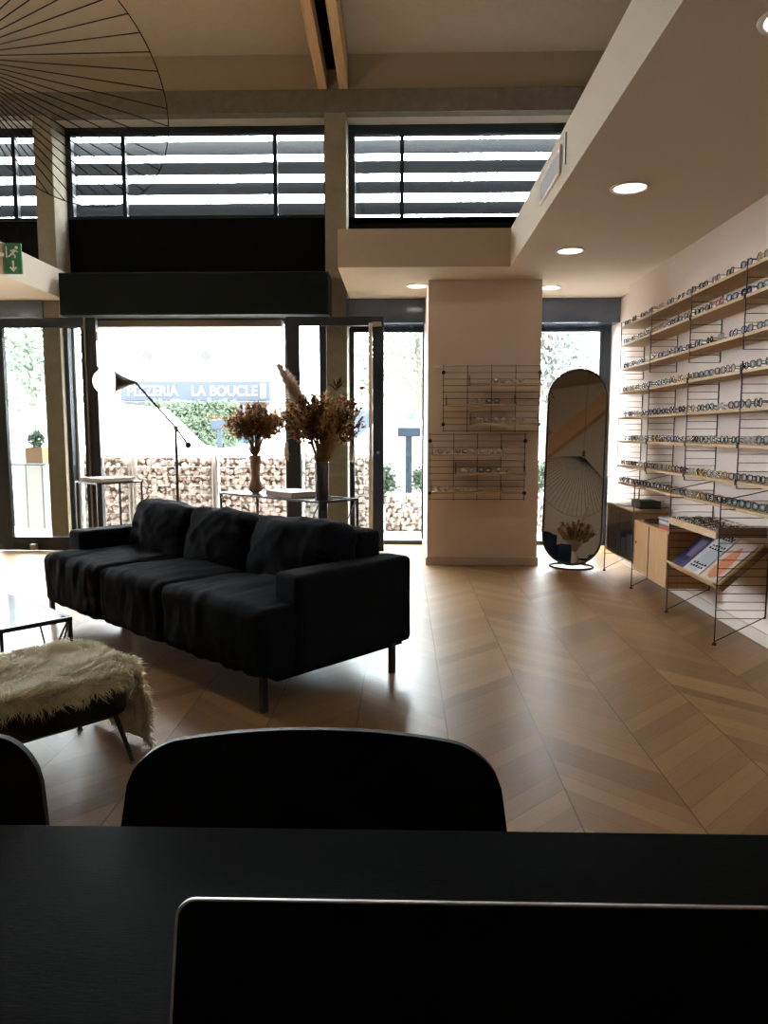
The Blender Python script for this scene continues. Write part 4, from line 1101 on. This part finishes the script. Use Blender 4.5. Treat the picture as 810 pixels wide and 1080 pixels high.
tree('grey green tree outside, seen above the mirror on its left', 3.0, 16.0, 5.6, 1.4, 2600, lf3, 2)
tree('pale tree outside, seen above the mirror on its right', 4.9, 18.0, 4.8, 1.6, 2200, lf2, 3)
tree('soft green tree outside, seen through the folding door behind the right column', -0.75, 21.0, 4.9, 1.3, 2000, lf2, 4)
tree('pale green tree outside, seen through the left folding door', -7.6, 15.0, 4.4, 1.8, 2600, lf2, 5)
# shrubs behind the low gabion
for i, (x, y, h, r) in enumerate(((-0.30, 10.45, 0.95, 0.25), (0.35, 10.5, 0.85, 0.27), (1.1, 10.5, 0.9, 0.3), (1.9, 10.5, 1.0, 0.3), (2.7, 10.5, 0.9, 0.3))):
    o_ = tree('green shrub behind the low gabion, %s from the left' % ORD[i], x, y, h, r, 1400, lf1, 20+i, 'shrub', 'shrub')
# hedge across the street
rs = random.Random(9); t = thing('hedge', 'clipped green hedge in front of the pizzeria, below its sign', 'hedge', (-5.8, 20.3, -0.06))
mb = MB()
for k in range(6000):
    p = Vector((rs.uniform(-6.9, -4.5), rs.choice((20.0, rs.uniform(20, 20.8))), rs.uniform(0.1, 2.1)))
    leafq(mb, p, Vector((rs.gauss(0,1), rs.gauss(0,1), rs.gauss(0,1))), 0.14, 0.05, rs)
mb.build('foliage', lf1, t); MB().box(-6.85, 20.1, -0.06, -4.55, 20.7, 2.0).build('inner_branches', mat('hedge_core', (0.03, 0.045, 0.025), 1.0, spec=0.03), t)
# pizzeria
t = thing('pizzeria_building', 'white single storey pizzeria across the street with a blue grey sign band', 'building', (-7, 28, -0.06))
wm = mat('render_white', (0.80, 0.80, 0.80), 0.9, spec=0.03); shopg = mat('shop_window_grey', (0.03, 0.035, 0.045), 0.6, spec=0.03); blu = mat('sign_blue_grey', (0.021, 0.0265, 0.033), 0.6, spec=0.03)
MB().box(-14, 26.2, -0.06, -4.1, 32, 3.75).build('walls', wm, t)
MB().box(-14.1, 26.0, 3.62, -4.0, 32.1, 3.78).build('roof_edge', wm, t)
MB().box(-9.9, 26.03, 2.38, -4.62, 26.18, 3.06).build('sign_band', blu, t)
MB().box(-4.93, 25.99, 2.48, -4.78, 26.03, 2.97).build('sign_stripe', lampwhite, t)
MB().box(-9.9, 25.9, 2.22, -4.62, 26.2, 2.34).build('awning_rail', mat('awning_grey', (0.018, 0.02, 0.024), 0.6, spec=0.03), t)
for xa, xb in ((-9.4, -8.4), (-8.2, -7.4), (-7.1, -6.0), (-5.9, -5.0)):
    f_ = MB().box(xa, 26.12, 0.9, xb, 26.19, 2.15).build('window', shopg, t)
    MB().box(xa+0.06, 26.10, 0.96, xb-0.06, 26.115, 1.3).build('blue_lower_panel', mat('panel_blue', (0.02, 0.06, 0.10), 0.5, spec=0.03), f_)
for x, z in ((-8.83, 3.92), (-6.80, 3.92)):
    MB().lathe([(0.17, 0), (0.17, 0.06)], 20).xform(Matrix.Translation((x, 25.9, z)) @ Matrix.Rotation(pi/2, 4, 'X')).build('round_disc', mat('disc_grey', (0.028, 0.028, 0.028), 0.6, spec=0.03), t)  # grey disc on a short bracket above the roof edge
    MB().box(x-0.03, 25.88, 3.74, x+0.03, 25.94, z-0.1).build('disc_bracket', greysteel, t)
def text(body, size, x, y, z, m, name, parent, cx='LEFT', w=None):
    cu = bpy.data.curves.new(name, 'FONT'); cu.body = body; cu.size = size; cu.align_x = cx; cu.extrude = 0.01; cu.offset = 0.004
    ob = bpy.data.objects.new(name, cu); COL.objects.link(ob); ob.rotation_euler = (pi/2, 0, 0); ob.location = (x, y, z)
    bpy.context.view_layer.update()
    dg = bpy.context.evaluated_depsgraph_get(); me = bpy.data.meshes.new_from_object(ob.evaluated_get(dg))
    xs = [v.co.x for v in me.vertices]; k = (w/(max(xs)-min(xs))) if w else 1
    vs = [((v.co.x-min(xs))*k + x, y - v.co.z, v.co.y + z) for v in me.vertices]; fs = [tuple(p.vertices) for p in me.polygons]
    bpy.data.objects.remove(ob)
    return MB().add(vs, fs).build(name, m, parent)
lw = mat('letter_white', (0.14, 0.15, 0.16), 0.6, spec=0.03)
text('PIZZERIA', 0.50, -9.62, 26.015, 2.56, lw, 'lettering', t, w=1.78)
text('LA BOUCLE', 0.50, -7.36, 26.015, 2.56, lw, 'lettering', t, w=2.30)
# neighbouring low wall / buildings (pale)
t = thing('pale_house', 'pale pinkish house beyond the trees left of the pier', 'building', (2, 34, -0.06))
MB().box(-3.5, 34, -0.06, 3.0, 40, 3.6).build('walls', mat('render_pink', (0.74, 0.64, 0.58), 0.9, spec=0.03), t)
MB().prism([(-3.8, 3.6), (3.3, 3.6), (2.0, 4.6), (-2.6, 4.6)], 33.8, 40.2, 'Y').build('roof', mat('roof_pink', (0.62, 0.48, 0.42), 0.9, spec=0.03), t)
for x in (-2.2, 0.2): MB().box(x, 33.95, 1.0, x+1.0, 33.99, 2.3).build('window', shopg, t)

# cars
carw = mat('car_white', (0.82, 0.82, 0.82), 0.3, coat=0.6); carg = mat('car_glass', (0.42, 0.43, 0.44), 0.3, spec=0.1); tyre = mat('tyre', (0.03, 0.03, 0.03), 0.9)
def car(lab, x, y, L_, H1, m, flip=1):
    t = thing('car', lab, 'car', (x, y, -0.06), 0, 'parked cars')
    pr = [(-.5, .18), (-.5, .38), (-.48, .52), (-.32, .60), (-.16, .97), (-.05, 1.0), (.22, 1.0), (.36, .88), (.46, .60), (.5, .50), (.5, .2)]
    pts = [(x + a*L_*flip, -0.06 + b*H1) for a, b in pr]
    o = MB().prism(pts, y-0.85, y+0.85, 'Y').build('body', m, t, bevel=0.05)
    gl = [(-.27, .62), (-.14, .93), (.0, .95), (.20, .95), (.32, .86), (.38, .62)]
    MB().prism([(x + a*L_*flip, -0.06 + b*H1) for a, b in gl], y-0.86, y-0.852, 'Y').build('side_window', carg, t)
    for a in (-.32, .32):
        MB().lathe([(0.10, 0), (0.31, 0.01), (0.32, 0.2), (0.1, 0.21)], 20).xform(Matrix.Translation((x+a*L_, y-0.68, 0.25)) @ Matrix.Rotation(pi/2, 4, 'X')).build('wheel', tyre, t)
    for s_ in (-.49, .49): MB().box(x+s_*L_-0.05, y-0.86, 0.62, x+s_*L_+0.05, y-0.7, 0.74).build('lamp_unit', carg, t)
car('white car parked behind the gabions, below the pizzeria sign', -5.1, 13.2, 4.2, 1.82, carw, -1)
car('white car parked beyond the shrubs, left of the pier', 0.1, 14.6, 3.9, 1.55, carw)
car('white car parked further right, seen behind the mirror', 4.6, 14.2, 4.0, 1.5, carw)
carb = mat('car_blue_grey', (0.04, 0.05, 0.08), 0.3, coat=0.5)
car('blue grey car parked beyond the parking sign', -3.75, 17.5, 2.6, 1.0, carb)
# sign posts
sg = mat('street_sign_slate', (0.020, 0.027, 0.036), 0.6, spec=0.03)
def signpost(lab, x, y, zb, zt, w, h):
    t = thing('street_sign', lab, 'street sign', (x, y, -0.06), 0, 'slate street signs')
    MB().box(x-w/2, y-0.03, zt-h, x+w/2, y-0.01, zt).build('panel', sg, t, bevel=0.004)
    MB().box(x-0.05, y-0.01, -0.06, x+0.05, y+0.03, zt-0.02).build('post', sg, t)
signpost('slate street sign with a wide panel left of the smaller bouquet', -3.93, 15.9, 0.0, 1.54, 0.34, 0.2)
signpost('slate street sign with a wide panel beyond the shrubs, left of the pier', 0.10, 11.0, 0, 1.335, 0.34, 0.14)
# steps, railing and planter outside the left window
stp = mat('step_stone', (0.30, 0.28, 0.25), 0.9, spec=0.03)
t = thing('outdoor_steps', 'pale stone steps outside, seen through the left folding door', 'steps', (-5.4, 10.5, -0.06))
for k in range(5): MB().box(-7.2, 10.0+k*0.3, -0.06, -4.62, 10.3+k*0.3, 0.12+k*0.17).build('step', stp, t)
t = thing('railing', 'thin black railing outside, seen through the left folding door', 'railing', (-5, 9.2, -0.02))
MB().tube([(-6.6, 9.2, 0.86), (-4.48, 9.2, 0.86)], 0.012, 8).build('handrail', blk, t)
for k in range(11): MB().tube([(-6.6+k*0.205+0.02, 9.2, -0.02), (-6.6+k*0.205+0.02, 9.2, 0.86)], 0.007, 6).build('baluster', blk, t)
t = thing('planter_box', 'square wooden planter box standing on a pale pillar beyond the railing', 'planter', (-4.85, 9.9, 0.84))
MB().box(-5.04, 9.8, 0.84, -4.81, 10.0, 1.06).build('box', mat('planter_wood', (0.12, 0.07, 0.04), 0.8, var=0.2, spec=0.03), t)
mb = MB(); rs = random.Random(4); leafcloud(mb, (-4.93, 9.9, 1.17), (0.10, 0.10, 0.13), 400, 0.05, rs); mb.build('foliage', lf1, t)
tag(MB().box(-5.06, 9.78, -0.02, -4.79, 9.98, 0.84).build('planter_wall', stp), 'narrow pale pillar under the wooden planter box', 'low wall')

# ------------------------------------------------------------------ camera, world, view
cd = bpy.data.cameras.new('camera'); co = bpy.data.objects.new('camera', cd); COL.objects.link(co)
cd.sensor_fit = 'VERTICAL'; cd.sensor_height = 36; cd.lens = 26.0
cd.clip_start = 0.02; cd.clip_end = 200
co.location = (0, 0, 1.25); co.rotation_euler = (pi/2 - math.atan(83/780.), 0, math.atan(19/780.))
S.camera = co
w = bpy.data.worlds.new('sky'); S.world = w; w.use_nodes = True
N = w.node_tree.nodes; L = w.node_tree.links; bg = N['Background']
bg.inputs[0].default_value = (0.93, 0.965, 1.0, 1); bg.inputs[1].default_value = 41.0
S.view_settings.view_transform = 'Standard'; S.view_settings.look = 'None'
S.view_settings.exposure = 0.0; S.view_settings.gamma = 1.0; S.view_settings.use_curve_mapping = False
c = S.cycles
c.use_denoising = True; c.max_bounces = 10; c.diffuse_bounces = 5; c.glossy_bounces = 5; c.transparent_max_bounces = 16
c.caustics_reflective = False; c.caustics_refractive = False; c.sample_clamp_indirect = 6.0
